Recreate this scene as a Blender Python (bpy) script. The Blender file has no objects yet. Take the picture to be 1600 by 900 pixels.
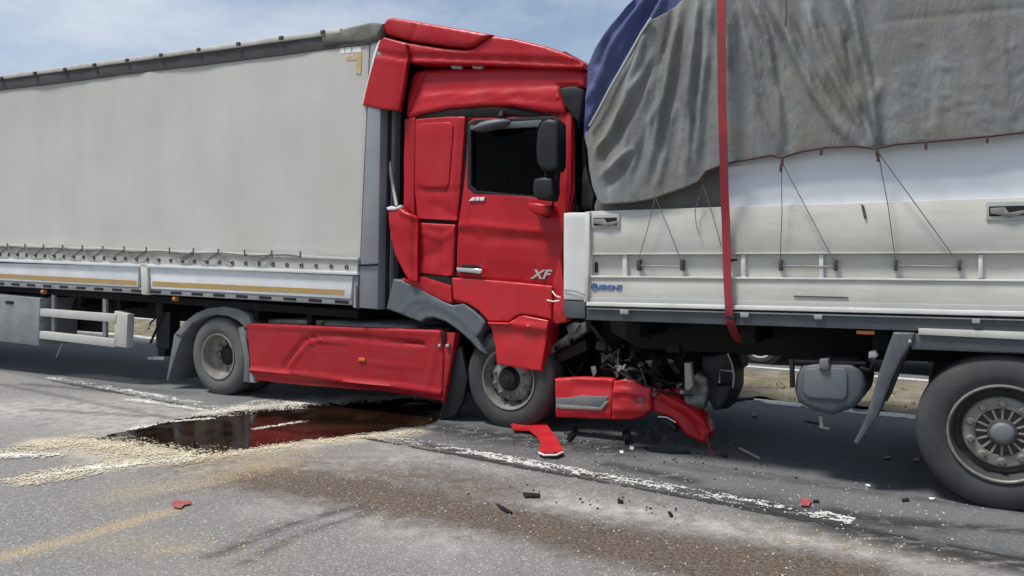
import bpy, bmesh, math, random
import numpy as np
from mathutils import Matrix, Vector, noise
R = math.radians
random.seed(7)
scene = bpy.context.scene
col = scene.collection

# ------------------------------------------------------------------ camera, world, sun, exposure
F_PX, CAM_H, PITCH = 1250.0, 1.60, math.atan(46/1250)
cam_d = bpy.data.cameras.new('camera'); cam = bpy.data.objects.new('camera', cam_d); col.objects.link(cam)
cam.location = (0, 0, CAM_H); cam.rotation_euler = (math.pi/2 - PITCH, 0, 0)
cam_d.sensor_width = 36; cam_d.lens = 36*F_PX/1600; cam_d.clip_end = 8000; cam_d.clip_start = .05
scene.camera = cam
CAM_M = Matrix.Translation(cam.location) @ Matrix.Rotation(math.pi/2 - PITCH, 4, 'X')

SUN_EL, SUN_AZ = R(66), R(250)          # azimuth clockwise from +Y: high, from the left
world = bpy.data.worlds.new('World'); scene.world = world; world.use_nodes = True
wt = world.node_tree; wt.nodes.clear()
def wn(t): return wt.nodes.new(t)
out = wn('ShaderNodeOutputWorld'); bg = wn('ShaderNodeBackground'); sky = wn('ShaderNodeTexSky')
sky.sky_type = 'NISHITA'; sky.sun_disc = False; sky.sun_elevation = SUN_EL; sky.sun_rotation = SUN_AZ
sky.air_density = 1.0; sky.dust_density = .9; sky.ozone_density = 1.2
tc = wn('ShaderNodeTexCoord'); mp = wn('ShaderNodeMapping'); mp.inputs['Scale'].default_value = (1.0, 1.0, 2.4); mp.inputs['Location'].default_value = (.35, .2, .1)
n1 = wn('ShaderNodeTexNoise'); n1.inputs['Scale'].default_value = 2.3; n1.inputs['Detail'].default_value = 7; n1.inputs['Roughness'].default_value = .6
rp = wn('ShaderNodeValToRGB'); rp.color_ramp.elements[0].position = .42; rp.color_ramp.elements[1].position = .66
rp.color_ramp.elements[0].color = (.16, .16, .16, 1); rp.color_ramp.elements[1].color = (.78, .78, .78, 1)
mx = wn('ShaderNodeMix'); mx.data_type = 'RGBA'; mx.inputs['B'].default_value = (6.3, 6.75, 7.4, 1)
wt.links.new(tc.outputs['Generated'], mp.inputs['Vector']); wt.links.new(mp.outputs[0], n1.inputs['Vector'])
wt.links.new(n1.outputs['Fac'], rp.inputs['Fac']); wt.links.new(rp.outputs[0], mx.inputs['Factor'])
wt.links.new(sky.outputs[0], mx.inputs['A']); wt.links.new(mx.outputs['Result'], bg.inputs['Color'])
bg.inputs['Strength'].default_value = .078; wt.links.new(bg.outputs[0], out.inputs['Surface'])

sd = bpy.data.lights.new('sun', 'SUN'); sd.energy = 2.9; sd.angle = R(12); sd.color = (1, .96, .9)
sun = bpy.data.objects.new('sun', sd); col.objects.link(sun)
sv = Vector((math.sin(SUN_AZ)*math.cos(SUN_EL), math.cos(SUN_AZ)*math.cos(SUN_EL), math.sin(SUN_EL)))
sun.rotation_euler = sv.to_track_quat('Z', 'Y').to_euler(); sun.location = (0, 0, 30)
scene.view_settings.view_transform = 'Standard'; scene.view_settings.look = 'None'
scene.view_settings.exposure = .6; scene.view_settings.gamma = 1

# ------------------------------------------------------------------ frames: turning points of the photo into points on a real plane
class Frame:
    """A vehicle's own axes: x along its length, y away from the near side (y=0), z up."""
    def __init__(s, yaw, N, s0, pitch=0.0):
        u = Vector((math.cos(yaw), math.sin(yaw), 0)); n = Vector((-math.sin(yaw), math.cos(yaw), 0))
        s.M = Matrix.Translation(n*N + u*s0) @ Matrix.Rotation(yaw, 4, 'Z') @ Matrix.Rotation(pitch, 4, 'Y')
        s.I = s.M.inverted()
    def un(s, px, py, y=0.0):
        o = s.I @ CAM_M.translation
        d = s.I.to_3x3() @ (CAM_M.to_3x3() @ Vector(((px-800)/F_PX, (450-py)/F_PX, -1)))
        t = (y - o.y)/d.y
        return o + d*t
FA = Frame(R(-29.0), 6.50, -5.0)
FT = Frame(R(-28.1), 6.52, -12.0, R(1.45))
FB = Frame(R(-29.6), 5.90, 0.0)
UR, NR = np.array((.815, -.579)), np.array((.579, .815))      # along / across the road
def gp(px, py, z=0.0):
    o = CAM_M.translation; d = CAM_M.to_3x3() @ Vector(((px-800)/F_PX, (450-py)/F_PX, -1))
    return o + d*((z-o.z)/d.z)

# ------------------------------------------------------------------ materials
def mat(name, c1, c2=None, scale=4, stretch=(1,1,1), rough=.6, metal=0., bump=0., bscale=30, bstretch=(1,1,1),
        dirt=None, damt=.4, dscale=1.5, dstretch=(1,1,1), coat=0., spec=.5):
    m = bpy.data.materials.new(name); m.use_nodes = True
    nt = m.node_tree; L = nt.links.new; N = nt.nodes.new
    p = nt.nodes['Principled BSDF']
    p.inputs['Roughness'].default_value = rough; p.inputs['Metallic'].default_value = metal
    p.inputs['Coat Weight'].default_value = coat; p.inputs['Coat Roughness'].default_value = .12
    p.inputs['Specular IOR Level'].default_value = spec
    co = N('ShaderNodeTexCoord')
    def nz(sc, st, det=6):
        a = N('ShaderNodeMapping'); a.inputs['Scale'].default_value = st; L(co.outputs['Object'], a.inputs['Vector'])
        b = N('ShaderNodeTexNoise'); b.inputs['Scale'].default_value = sc; b.inputs['Detail'].default_value = det
        b.inputs['Roughness'].default_value = .6; L(a.outputs[0], b.inputs['Vector']); return b
    def mixc(fac, a, b):
        x = N('ShaderNodeMix'); x.data_type = 'RGBA'; L(fac, x.inputs['Factor'])
        for k, v in (('A', a), ('B', b)):
            if isinstance(v, tuple): x.inputs[k].default_value = (*v, 1)
            else: L(v, x.inputs[k])
        return x.outputs['Result']
    c = c1
    if c2:
        r = N('ShaderNodeValToRGB'); r.color_ramp.elements[0].position = .36; r.color_ramp.elements[1].position = .66
        L(nz(scale, stretch).outputs['Fac'], r.inputs['Fac']); c = mixc(r.outputs[0], c1, c2)
    if dirt:
        r = N('ShaderNodeValToRGB'); r.color_ramp.elements[0].position = .46; r.color_ramp.elements[1].position = .74
        r.color_ramp.elements[1].color = (damt, damt, damt, 1)
        L(nz(dscale, dstretch, 9).outputs['Fac'], r.inputs['Fac']); c = mixc(r.outputs[0], c, dirt)
        q = N('ShaderNodeMath'); q.operation = 'MULTIPLY_ADD'; L(r.outputs[0], q.inputs[0]); q.inputs[1].default_value = .45; q.inputs[2].default_value = rough
        q.use_clamp = True; L(q.outputs[0], p.inputs['Roughness'])
    if isinstance(c, tuple): p.inputs['Base Color'].default_value = (*c, 1)
    else: L(c, p.inputs['Base Color'])
    if bump:
        b = N('ShaderNodeBump'); b.inputs['Strength'].default_value = bump; b.inputs['Distance'].default_value = .02
        L(nz(bscale, bstretch, 5).outputs['Fac'], b.inputs['Height']); L(b.outputs[0], p.inputs['Normal'])
    return m
M = {}
M['red'] = mat('red_paint', (.43,.009,.017), (.39,.008,.015), 3, rough=.40, coat=.08, spec=.3, dirt=(.44,.07,.07), damt=.25, dscale=2.2)
M['red_dusty'] = mat('dusty_red_paint', (.38,.011,.02), (.34,.011,.018), 5, rough=.55, coat=.03, spec=.3, dirt=(.20,.08,.07), damt=.28, dscale=9, dstretch=(.4,1,1.5), bump=.04, bscale=12)
M['red_step'] = mat('red_plastic', (.52,.013,.022), (.46,.011,.02), 6, rough=.42, coat=.14, spec=.4, dirt=(.28,.06,.05), damt=.35, dscale=6)
M['curtain'] = mat('curtain_fabric', (.53,.52,.485), (.475,.465,.435), 1.4, (1.2,1,.5), rough=.62, dirt=(.43,.41,.36), damt=.4, dscale=1.3, dstretch=(1,1,.5), bump=.08, bscale=6, bstretch=(.6,1,2.5))
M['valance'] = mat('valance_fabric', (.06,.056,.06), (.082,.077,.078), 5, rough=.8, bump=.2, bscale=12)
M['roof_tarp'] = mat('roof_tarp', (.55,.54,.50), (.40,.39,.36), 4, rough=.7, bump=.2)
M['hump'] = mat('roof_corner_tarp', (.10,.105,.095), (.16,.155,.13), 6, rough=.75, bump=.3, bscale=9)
M['rail'] = mat('rail_aluminium', (.58,.565,.52), (.50,.485,.445), 5, rough=.55, dirt=(.33,.30,.24), damt=.5, dscale=3, bump=.1)
M['board'] = mat('white_board', (.74,.76,.77), (.68,.69,.70), 2, (1,1,3), rough=.5, dirt=(.45,.42,.37), damt=.4, dscale=2)
M['stripe'] = mat('reflective_stripe', (.42,.28,.09), (.36,.25,.11), 6, rough=.5)
M['under'] = mat('pale_under_rail', (.34,.34,.34), (.22,.22,.22), 6, (.6,1,2), rough=.6, bump=.1)
M['post'] = mat('grey_post', (.25,.265,.29), (.21,.225,.25), 3, rough=.5, dirt=(.15,.15,.15), damt=.5, dscale=2)
M['wall'] = mat('dark_front_wall', (.025,.028,.034), (.035,.038,.042), 3, rough=.6)
M['black'] = mat('black_chassis', (.006,.006,.007), (.011,.0105,.0105), 5, rough=.75, bump=.2, spec=.2)
M['iron'] = mat('greasy_iron', (.009,.009,.010), (.02,.018,.016), 12, rough=.6, bump=.3, bscale=25, spec=.3)
M['plast'] = mat('dark_plastic', (.014,.015,.018), (.011,.012,.014), 6, rough=.5, bump=.05, spec=.35)
M['fender'] = mat('grey_fender_plastic', (.105,.122,.14), (.088,.104,.12), 5, rough=.55, dirt=(.17,.17,.165), damt=.4, dscale=4)
M['mud'] = mat('mudguard', (.14,.15,.165), (.11,.12,.135), 7, rough=.55, dirt=(.22,.21,.19), damt=.5, dscale=4)
M['slate'] = mat('slate_steel', (.075,.085,.10), (.06,.068,.08), 5, rough=.5, dirt=(.13,.125,.115), damt=.5, dscale=4)
M['green'] = mat('dark_green_beam', (.008,.012,.011), (.014,.017,.015), 4, rough=.7, dirt=(.03,.025,.02), damt=.5, spec=.2)
M['galv'] = mat('galvanised', (.42,.43,.43), (.32,.33,.33), 14, rough=.45, metal=.35)
M['guard'] = mat('pale_guard_rail', (.50,.50,.47), (.43,.43,.40), 4, rough=.5, dirt=(.3,.28,.24), damt=.4)
M['box'] = mat('grey_box', (.25,.265,.275), (.17,.18,.19), 2.5, (1,1,2.5), rough=.5, dirt=(.34,.34,.33), damt=.5, dscale=3)
M['tyre'] = mat('rubber', (.030,.031,.034), (.044,.045,.047), 6, rough=.75, dirt=(.085,.082,.078), damt=.6, dscale=4, bump=.15, bscale=60)
M['tyre_old'] = mat('dusty_rubber', (.085,.087,.088), (.11,.11,.108), 6, rough=.85, dirt=(.15,.145,.135), damt=.6, dscale=4, bump=.15, bscale=60)
M['rim'] = mat('dusty_rim', (.27,.26,.235), (.20,.19,.175), 10, rough=.55, metal=.15, dirt=(.11,.10,.09), damt=.6, dscale=7)
M['rim_steel'] = mat('steel_rim', (.27,.265,.25), (.19,.185,.175), 12, rough=.55, metal=.2, dirt=(.06,.055,.05), damt=.8, dscale=9)
M['rim_dark'] = mat('dark_rim_barrel', (.05,.048,.045), (.075,.07,.066), 10, rough=.6, metal=.2)
M['hole'] = mat('dark_hole', (.006,.006,.006), rough=.9)
M['chrome'] = mat('bright_metal', (.72,.72,.74), rough=.2, metal=.9)
M['white'] = mat('white_print', (.78,.78,.76), (.7,.7,.68), 9, rough=.5)
M['blue_print'] = mat('blue_print', (.05,.12,.36), (.08,.16,.40), 30, rough=.5)
M['yellow_print'] = mat('faded_yellow_print', (.48,.36,.13), (.50,.44,.32), 14, rough=.6)
M['drop'] = mat('pale_dropside', (.555,.545,.50), (.49,.48,.44), 1.6, (.8,1,3), rough=.5, dirt=(.33,.305,.25), damt=.7, dscale=2.2, dstretch=(.6,1,1.6), bump=.06, bscale=10, bstretch=(.3,1,5))
M['drop_post'] = mat('white_corner_post', (.64,.645,.63), (.58,.585,.57), 2, (1,1,2), rough=.45, dirt=(.40,.37,.33), damt=.4, dscale=3)
M['drop_low'] = mat('grey_sill', (.36,.37,.37), (.42,.425,.42), 3, (.5,1,3), rough=.5, dirt=(.28,.26,.22), damt=.5)
M['lip'] = mat('white_lip', (.66,.66,.63), (.56,.56,.53), 5, (.3,1,1), rough=.5, dirt=(.35,.33,.3), damt=.5, dscale=5)
M['sheet_white'] = mat('white_sheet', (.72,.755,.80), (.68,.71,.75), 1.3, rough=.55, bump=.25, bscale=3)
M['sheet_grey'] = mat('grey_brown_sheet', (.17,.165,.15), (.13,.128,.12), 3, rough=.8, bump=.3, bscale=6)
M['strap'] = mat('red_webbing', (.33,.022,.035), (.26,.018,.03), 30, (1,1,.3), rough=.7, dirt=(.12,.05,.045), damt=.6, dscale=4, bump=.1, bscale=120)
M['cord'] = mat('dark_cord', (.10,.097,.09), (.15,.145,.135), 40, rough=.8)
M['hem'] = mat('hem_cord', (.035,.022,.024), (.08,.025,.028), 12, rough=.8)
M['glass'] = mat('dark_glass', (.003,.003,.004), rough=.05, spec=.10)
g_ = mat('window_glass', (.20,.22,.23), rough=.0); gp_ = g_.node_tree.nodes['Principled BSDF']
gp_.inputs['Transmission Weight'].default_value = 1; gp_.inputs['IOR'].default_value = 1.12; M['window_glass'] = g_
def tarp_mat(name, a, b, d, fine):
    m = mat(name, a, b, 3.5, (2.2,1,.35), rough=.6, spec=.4, dirt=d, damt=.75, dscale=1.7, dstretch=(1,1,.9), bump=fine, bscale=26, bstretch=(1,1,.7))
    nt = m.node_tree; L = nt.links.new; N = nt.nodes.new; p = nt.nodes['Principled BSDF']
    co = N('ShaderNodeTexCoord'); nz = N('ShaderNodeTexNoise'); nz.inputs['Scale'].default_value = 5; nz.inputs['Detail'].default_value = 4
    L(co.outputs['Object'], nz.inputs['Vector'])
    ad = N('ShaderNodeMix'); ad.data_type = 'VECTOR'; ad.inputs['Factor'].default_value = .12; L(co.outputs['Object'], ad.inputs['A']); L(nz.outputs['Color'], ad.inputs['B'])
    mp_ = N('ShaderNodeMapping'); mp_.inputs['Scale'].default_value = (2.0, 1, .42); mp_.inputs['Rotation'].default_value = (0, .25, 0); L(ad.outputs['Result'], mp_.inputs['Vector'])
    vo = N('ShaderNodeTexVoronoi'); vo.feature = 'DISTANCE_TO_EDGE'; vo.inputs['Scale'].default_value = 13; L(mp_.outputs[0], vo.inputs['Vector'])
    bu = N('ShaderNodeBump'); bu.inputs['Strength'].default_value = .17; bu.inputs['Distance'].default_value = .03
    L(vo.outputs['Distance'], bu.inputs['Height'])
    old = p.inputs['Normal'].links[0].from_node; L(bu.outputs[0], old.inputs['Normal'])
    return m
M['tarp'] = tarp_mat('grey_tarp', (.14,.15,.152), (.205,.214,.214), (.155,.13,.085), .2)
M['tarp_blue'] = tarp_mat('blue_tarp', (.045,.062,.175), (.062,.08,.215), (.08,.09,.15), .12)
M['seat'] = mat('seat_cloth', (.30,.02,.025), rough=.9)
M['interior'] = mat('cab_lining', (.008,.008,.009), rough=.9)
M['car'] = mat('dark_car_paint', (.010,.011,.014), rough=.25, coat=.6)
M['silver'] = mat('silver_wheel_paint', (.62,.63,.64), rough=.35)
M['orange'] = mat('amber_lens', (.55,.18,.03), rough=.3)
M['wreck'] = mat('crumpled_metal', (.22,.225,.22), (.10,.10,.10), 9, rough=.5, metal=.4, bump=.5, bscale=18)
M['beige'] = mat('beige_bracket', (.40,.38,.31), (.30,.28,.23), 9, rough=.6)
M['sawdust'] = mat('pale_sawdust', (.56,.49,.34), (.62,.57,.44), 40, rough=.95, dirt=(.40,.29,.14), damt=.7, dscale=7, bump=.6, bscale=90)
M['foam'] = mat('white_absorbent', (.66,.65,.58), (.54,.52,.45), 30, rough=.9, bump=.4, bscale=70)  # absorbent, also the colour of the glare painted beside the puddle
M['paint'] = mat('worn_line_paint', (.64,.635,.60), (.42,.41,.385), 22, rough=.7, bump=.3, bscale=60)
M['seam'] = mat('tar_seam', (.022,.022,.023), (.035,.034,.034), 10, rough=.7, bump=.4, bscale=40)
M['verge'] = mat('verge_dirt', (.115,.088,.06), (.24,.215,.165), 2.6, rough=.95, dirt=(.13,.13,.05), damt=.9, dscale=1.8, bump=.8, bscale=16)
M['grassland'] = mat('dry_grassland', (.07,.085,.032), (.12,.11,.05), .6, rough=.95)
M['grass'] = mat('grass_blade', (.13,.14,.04), (.22,.19,.08), 3, rough=.8)
M['straw'] = mat('sawdust_grain', (.56,.42,.20), (.64,.55,.36), 14, rough=.95)
M['red_dull'] = mat('dull_red_plastic', (.27,.05,.05), (.33,.075,.07), 20, rough=.8, dirt=(.2,.16,.14), damt=.6, dscale=12)
M['chip'] = mat('pale_chips', (.62,.60,.55), (.40,.38,.34), 20, rough=.8)

def asphalt(name, c_lo, c_hi, patch, rough=.88):
    """Asphalt with aggregate speckle; the stains come from attributes on the sheet."""
    m = bpy.data.materials.new(name); m.use_nodes = True
    nt = m.node_tree; L = nt.links.new; N = nt.nodes.new; p = nt.nodes['Principled BSDF']
    co = N('ShaderNodeTexCoord')
    def nz(sc, det=4, st=None):
        b = N('ShaderNodeTexNoise'); b.inputs['Scale'].default_value = sc; b.inputs['Detail'].default_value = det; b.inputs['Roughness'].default_value = .65
        if st:
            a = N('ShaderNodeMapping'); a.inputs['Scale'].default_value = st; L(co.outputs['Object'], a.inputs['Vector']); L(a.outputs[0], b.inputs['Vector'])
        else: L(co.outputs['Object'], b.inputs['Vector'])
        return b.outputs['Fac']
    def ramp(f, a, b, lo=0., hi=1.):
        r = N('ShaderNodeMapRange'); r.inputs['From Min'].default_value = a; r.inputs['From Max'].default_value = b
        r.inputs['To Min'].default_value = lo; r.inputs['To Max'].default_value = hi; L(f, r.inputs['Value']); return r.outputs[0]
    def mixc(f, a, b):
        x = N('ShaderNodeMix'); x.data_type = 'RGBA'; L(f, x.inputs['Factor'])
        for k, v in (('A', a), ('B', b)):
            if isinstance(v, tuple): x.inputs[k].default_value = (*v, 1)
            else: L(v, x.inputs[k])
        return x.outputs['Result']
    def mul(a, b):
        x = N('ShaderNodeMath'); x.operation = 'MULTIPLY'; L(a, x.inputs[0])
        if isinstance(b, float): x.inputs[1].default_value = b
        else: L(b, x.inputs[1])
        x.use_clamp = True; return x.outputs[0]
    vor = N('ShaderNodeTexVoronoi'); vor.inputs['Scale'].default_value = 115; L(co.outputs['Object'], vor.inputs['Vector'])
    sep = N('ShaderNodeSeparateColor'); L(vor.outputs['Color'], sep.inputs[0])
    c = mixc(ramp(sep.outputs[0], 0, 1), c_lo, c_hi)
    c = mixc(ramp(nz(45, 3), .35, .7, 0, .45), c, c_lo)
    c = mixc(ramp(nz(.9, 7, (1,1,1)), .4, .7, 0, .7), c, patch)
    light = tuple(min(1, v*1.9) for v in c_hi)
    c = mixc(ramp(sep.outputs[1], .92, .95, 0, .6), c, light)
    def att(n):
        a = N('ShaderNodeAttribute'); a.attribute_name = n; return a.outputs['Fac']
    def thresh_b(a, f):
        x = N('ShaderNodeMath'); x.operation = 'MULTIPLY_ADD'; L(a, x.inputs[0]); x.inputs[1].default_value = .75; L(f, x.inputs[2])
        return ramp(x.outputs[0], .62, 1.10)
    mott = ramp(nz(7, 8), .33, .62); mott2 = ramp(nz(26, 5), .35, .62)
    c = mixc(mul(mul(att('dust'), mott), .8), c, (.43,.415,.39))
    br = thresh_b(att('brown'), nz(9, 9))
    br = mul(br, ramp(nz(42, 5), .34, .60, .40, 1))
    c = mixc(mul(br, .95), c, (.052,.027,.013))
    c = mixc(mul(mul(att('brown'), ramp(nz(60, 4), .56, .66)), .7), c, (.30,.20,.09))
    def thresh(a, f, k, lo, hi):
        x = N('ShaderNodeMath'); x.operation = 'MULTIPLY_ADD'; L(a, x.inputs[0]); x.inputs[1].default_value = k; L(f, x.inputs[2])
        return ramp(x.outputs[0], lo, hi)
    pw = mul(att('powder'), thresh(att('powder'), nz(11, 9), .55, .62, 1.0))
    c = mixc(mul(pw, .85), c, (.50,.455,.36))
    c = mixc(mul(mul(att('straw'), thresh(att('straw'), nz(70, 4), .13, .60, .70)), .85), c, (.52,.38,.18))
    c = mixc(mul(mul(att('straw'), thresh(att('straw'), nz(24, 7), .10, .52, .72)), .55), c, (.36,.27,.15))
    wet = mul(att('wet'), ramp(nz(5, 8, (1.2,2.2,1)), .34, .50))
    c = mixc(mul(wet, .92), c, (.020,.020,.021))
    L(c, p.inputs['Base Color'])
    L(ramp(wet, 0, 1, rough, .55), p.inputs['Roughness'])
    b = N('ShaderNodeBump'); b.inputs['Strength'].default_value = .5; b.inputs['Distance'].default_value = .006
    L(vor.outputs['Distance'], b.inputs['Height']); L(b.outputs[0], p.inputs['Normal'])
    return m
M['shoulder'] = asphalt('shoulder_asphalt', (.112,.109,.105), (.25,.243,.235), (.20,.191,.178))
M['lane'] = asphalt('lane_asphalt', (.085,.088,.091), (.145,.148,.152), (.15,.153,.157), .85)
def puddle_mat():
    m = mat('spilled_liquid', (.006,.003,.0018), (.018,.009,.005), 1.8, (1,1,1), rough=.07, spec=.22, dirt=(.05,.026,.012), damt=.5, dscale=3, bump=.03, bscale=3); return m
M['puddle'] = puddle_mat()

# ------------------------------------------------------------------ mesh helpers
def link(name, me, m, parent=None):
    o = bpy.data.objects.new(name, me); col.objects.link(o)
    if m is not None and me is not None: me.materials.append(m)
    if parent is not None: o.parent = parent
    return o
def finish(bm, angle=35):
    me = bpy.data.meshes.new('mesh')
    bmesh.ops.recalc_face_normals(bm, faces=bm.faces[:]); bm.to_mesh(me); bm.free()
    me.shade_smooth(); me.set_sharp_from_angle(angle=R(angle)); return me
def tag(o, label=None, cat=None, group=None, kind=None):
    if label: o['label'] = label
    if cat: o['category'] = cat
    if group: o['group'] = group
    if kind: o['kind'] = kind
    return o
def root(name, Mx, label, cat, group=None):
    o = bpy.data.objects.new(name, None); col.objects.link(o); o.matrix_world = Mx; o.empty_display_size = .2
    return tag(o, label, cat, group)
def seg_d(px, pz, pts):
    best = None
    for a, b in zip(pts[:-1], pts[1:]):
        ax, az, bx, bz = a[0], a[1], b[0], b[1]
        dx, dz = bx-ax, bz-az; l = dx*dx+dz*dz+1e-12
        t = np.clip(((px-ax)*dx+(pz-az)*dz)/l, 0, 1)
        d = np.hypot(px-ax-t*dx, pz-az-t*dz)
        best = d if best is None else np.minimum(best, d)
    return best
def seg_t(px, pz, pts):
    L_ = [math.dist(a, b) for a, b in zip(pts[:-1], pts[1:])]; T = sum(L_); acc = 0; best = np.full_like(px, 9e9); tt = np.zeros_like(px)
    for (a, b), l_ in zip(zip(pts[:-1], pts[1:]), L_):
        dx, dz = b[0]-a[0], b[1]-a[1]; q = dx*dx+dz*dz+1e-12
        t = np.clip(((px-a[0])*dx+(pz-a[1])*dz)/q, 0, 1); d = np.hypot(px-a[0]-t*dx, pz-a[1]-t*dz)
        k = d < best; best = np.where(k, d, best); tt = np.where(k, (acc+t*l_)/T, tt); acc += l_
    return tt
def sheet_bm(pts, y0, depth, holes=(), bevel=.008, cell=None, dents=(), yfun=None, seg=2, taper=False):
    """pts, holes: loops of (x,z) on the plane y0; thickness runs away from the viewer's side."""
    bm = bmesh.new(); edges = []
    for lp in [pts, *holes]:
        vs = [bm.verts.new((x, y0, z)) for x, z in lp]
        for i in range(len(vs)): edges.append(bm.edges.new((vs[i], vs[(i+1) % len(vs)])))
    if holes:
        bmesh.ops.triangle_fill(bm, edges=edges, use_beauty=True)
    else:
        bm.faces.new(bm.verts[:])
    front = bm.faces[:]
    r = bmesh.ops.extrude_face_region(bm, geom=front)
    nv = [g for g in r['geom'] if isinstance(g, bmesh.types.BMVert)]
    bmesh.ops.translate(bm, verts=nv, vec=(0, depth, 0))
    bmesh.ops.recalc_face_normals(bm, faces=bm.faces[:])
    if bevel:
        es = [e for e in bm.edges if all(abs(v.co.y-y0) < 1e-6 for v in e.verts) and any(abs(f.normal.y) < .5 for f in e.link_faces)]
        bmesh.ops.bevel(bm, geom=es, offset=bevel, segments=seg, affect='EDGES', profile=.5, clamp_overlap=True)
    if cell:
        for ax in (0, 2):
            lo = min(v.co[ax] for v in bm.verts); hi = max(v.co[ax] for v in bm.verts)
            k = lo + cell*.5
            while k < hi:
                co = Vector((0,0,0)); co[ax] = k; no = Vector((0,0,0)); no[ax] = 1
                bmesh.ops.bisect_plane(bm, geom=bm.verts[:]+bm.edges[:]+bm.faces[:], plane_co=co, plane_no=no); k += cell
    if dents or yfun:
        vs = bm.verts[:]
        X = np.array([v.co.x for v in vs]); Z = np.array([v.co.z for v in vs]); D = np.zeros(len(vs))
        for pl, w, a in dents:
            k_ = a*np.clip(1-seg_d(X, Z, pl)/(1.75*w), 0, 1)**1.25
            if taper: k_ = k_*np.clip(np.sin(np.pi*seg_t(X, Z, pl))*2.2, 0, 1)
            D += k_
        if yfun: D += np.array([yfun(x, z) for x, z in zip(X, Z)])
        if taper: D = np.clip(D, -.075, 1.)
        for v, d in zip(vs, D): v.co.y += d
        if taper:
            inner = [v for v in vs if not v.is_boundary]
            for _ in range(2): bmesh.ops.smooth_vert(bm, verts=inner, factor=.5, use_axis_x=False, use_axis_y=True, use_axis_z=False)
    return bm
def pxl(F, pts, y=0.): return [(lambda p: (p.x, p.z))(F.un(a, b, y)) for a, b in pts]
def panel(name, F, parent, m, pts, y=0., depth=.03, holes=(), bevel=.008, cell=None, dents=(), yfun=None, angle=None, seg=2, taper=False):
    if angle is None: angle = 75 if dents else 40
    ds = [(pxl(F, pl, y), w, a) for pl, w, a in dents]
    bm = sheet_bm(pxl(F, pts, y), y, depth, [pxl(F, h, y) for h in holes], bevel, cell, ds, yfun, seg, taper)
    return link(name, finish(bm, angle), M[m], parent)
def box_bm(b=None, x0=0, x1=1, y0=0, y1=1, z0=0, z1=1, bevel=.01, bm=None):
    own = bm is None
    t = bmesh.new()
    bmesh.ops.create_cube(t, size=1)
    for v in t.verts: v.co = ((x0+x1)/2+v.co.x*(x1-x0), (y0+y1)/2+v.co.y*(y1-y0), (z0+z1)/2+v.co.z*(z1-z0))
    if bevel: bmesh.ops.bevel(t, geom=t.edges[:], offset=bevel, segments=2, affect='EDGES', clamp_overlap=True)
    if own: return t
    me = bpy.data.meshes.new('t'); t.to_mesh(me); t.free(); bm.from_mesh(me); bpy.data.meshes.remove(me); return bm
def box(name, parent, m, x0, x1, y0, y1, z0, z1, bevel=.01):
    return link(name, finish(box_bm(None, min(x0,x1), max(x0,x1), y0, y1, min(z0,z1), max(z0,z1), bevel)), M[m], parent)
def tube_bm(pts, r, n=8, bm=None):
    bm = bm or bmesh.new(); pts = [Vector(p) for p in pts]; rings = []
    for i, p in enumerate(pts):
        t = (pts[min(i+1, len(pts)-1)]-pts[max(i-1, 0)]).normalized()
        a = t.cross(Vector((0,0,1)) if abs(t.z) < .9 else Vector((1,0,0))).normalized(); b = t.cross(a)
        rr = r[i] if isinstance(r, (list, tuple)) else r
        rings.append([bm.verts.new(p + a*rr*math.cos(2*math.pi*k/n) + b*rr*math.sin(2*math.pi*k/n)) for k in range(n)])
    for A, B in zip(rings[:-1], rings[1:]):
        for k in range(n): bm.faces.new((A[k], A[(k+1) % n], B[(k+1) % n], B[k]))
    bm.faces.new(rings[0]); bm.faces.new(rings[-1][::-1]); return bm
def tube(name, parent, m, pts, r, n=8): return link(name, finish(tube_bm(pts, r, n), 50), M[m], parent)
def lathe_bm(prof, n=48, bm=None, c=(0,0,0), closed=False):
    """prof: (y, r) pairs, turned about the y axis."""
    bm = bm or bmesh.new(); rings = []
    for y, r in prof:
        if r < 1e-5: rings.append([bm.verts.new((c[0], c[1]+y, c[2]))])
        else: rings.append([bm.verts.new((c[0]+r*math.cos(2*math.pi*k/n), c[1]+y, c[2]+r*math.sin(2*math.pi*k/n))) for k in range(n)])
    pr = list(zip(rings[:-1], rings[1:]))
    if closed: pr.append((rings[-1], rings[0]))
    for A, B in pr:
        for k in range(n):
            k2 = (k+1) % n
            if len(A) == 1 and len(B) == 1: continue
            if len(A) == 1: bm.faces.new((A[0], B[k], B[k2]))
            elif len(B) == 1: bm.faces.new((A[k], A[k2], B[0]))
            else: bm.faces.new((A[k], A[k2], B[k2], B[k]))
    return bm
def lathe(name, parent, m, prof, n=48, angle=40, closed=False): return link(name, finish(lathe_bm(prof, n, closed=closed), angle), M[m], parent)
def text(name, parent, m, s, loc, size, shear=0., ext=.004, bold=0., xs=1.0):
    cu = bpy.data.curves.new('text', 'FONT'); cu.body = s; cu.size = size; cu.shear = shear; cu.extrude = ext; cu.offset = bold
    cu.materials.append(M[m]); o = bpy.data.objects.new(name, cu); col.objects.link(o); o.parent = parent
    me = bpy.data.meshes.new_from_object(o); bpy.data.objects.remove(o)
    o = bpy.data.objects.new(name, me); col.objects.link(o); o.parent = parent
    o.location = loc; o.rotation_euler = (math.pi/2, 0, 0); o.scale = (xs, 1, 1); return o
def wob(f, a, seed=0): return lambda x, z: a*noise.noise(Vector((x*f+seed, z*f, seed*1.7)))

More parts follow.
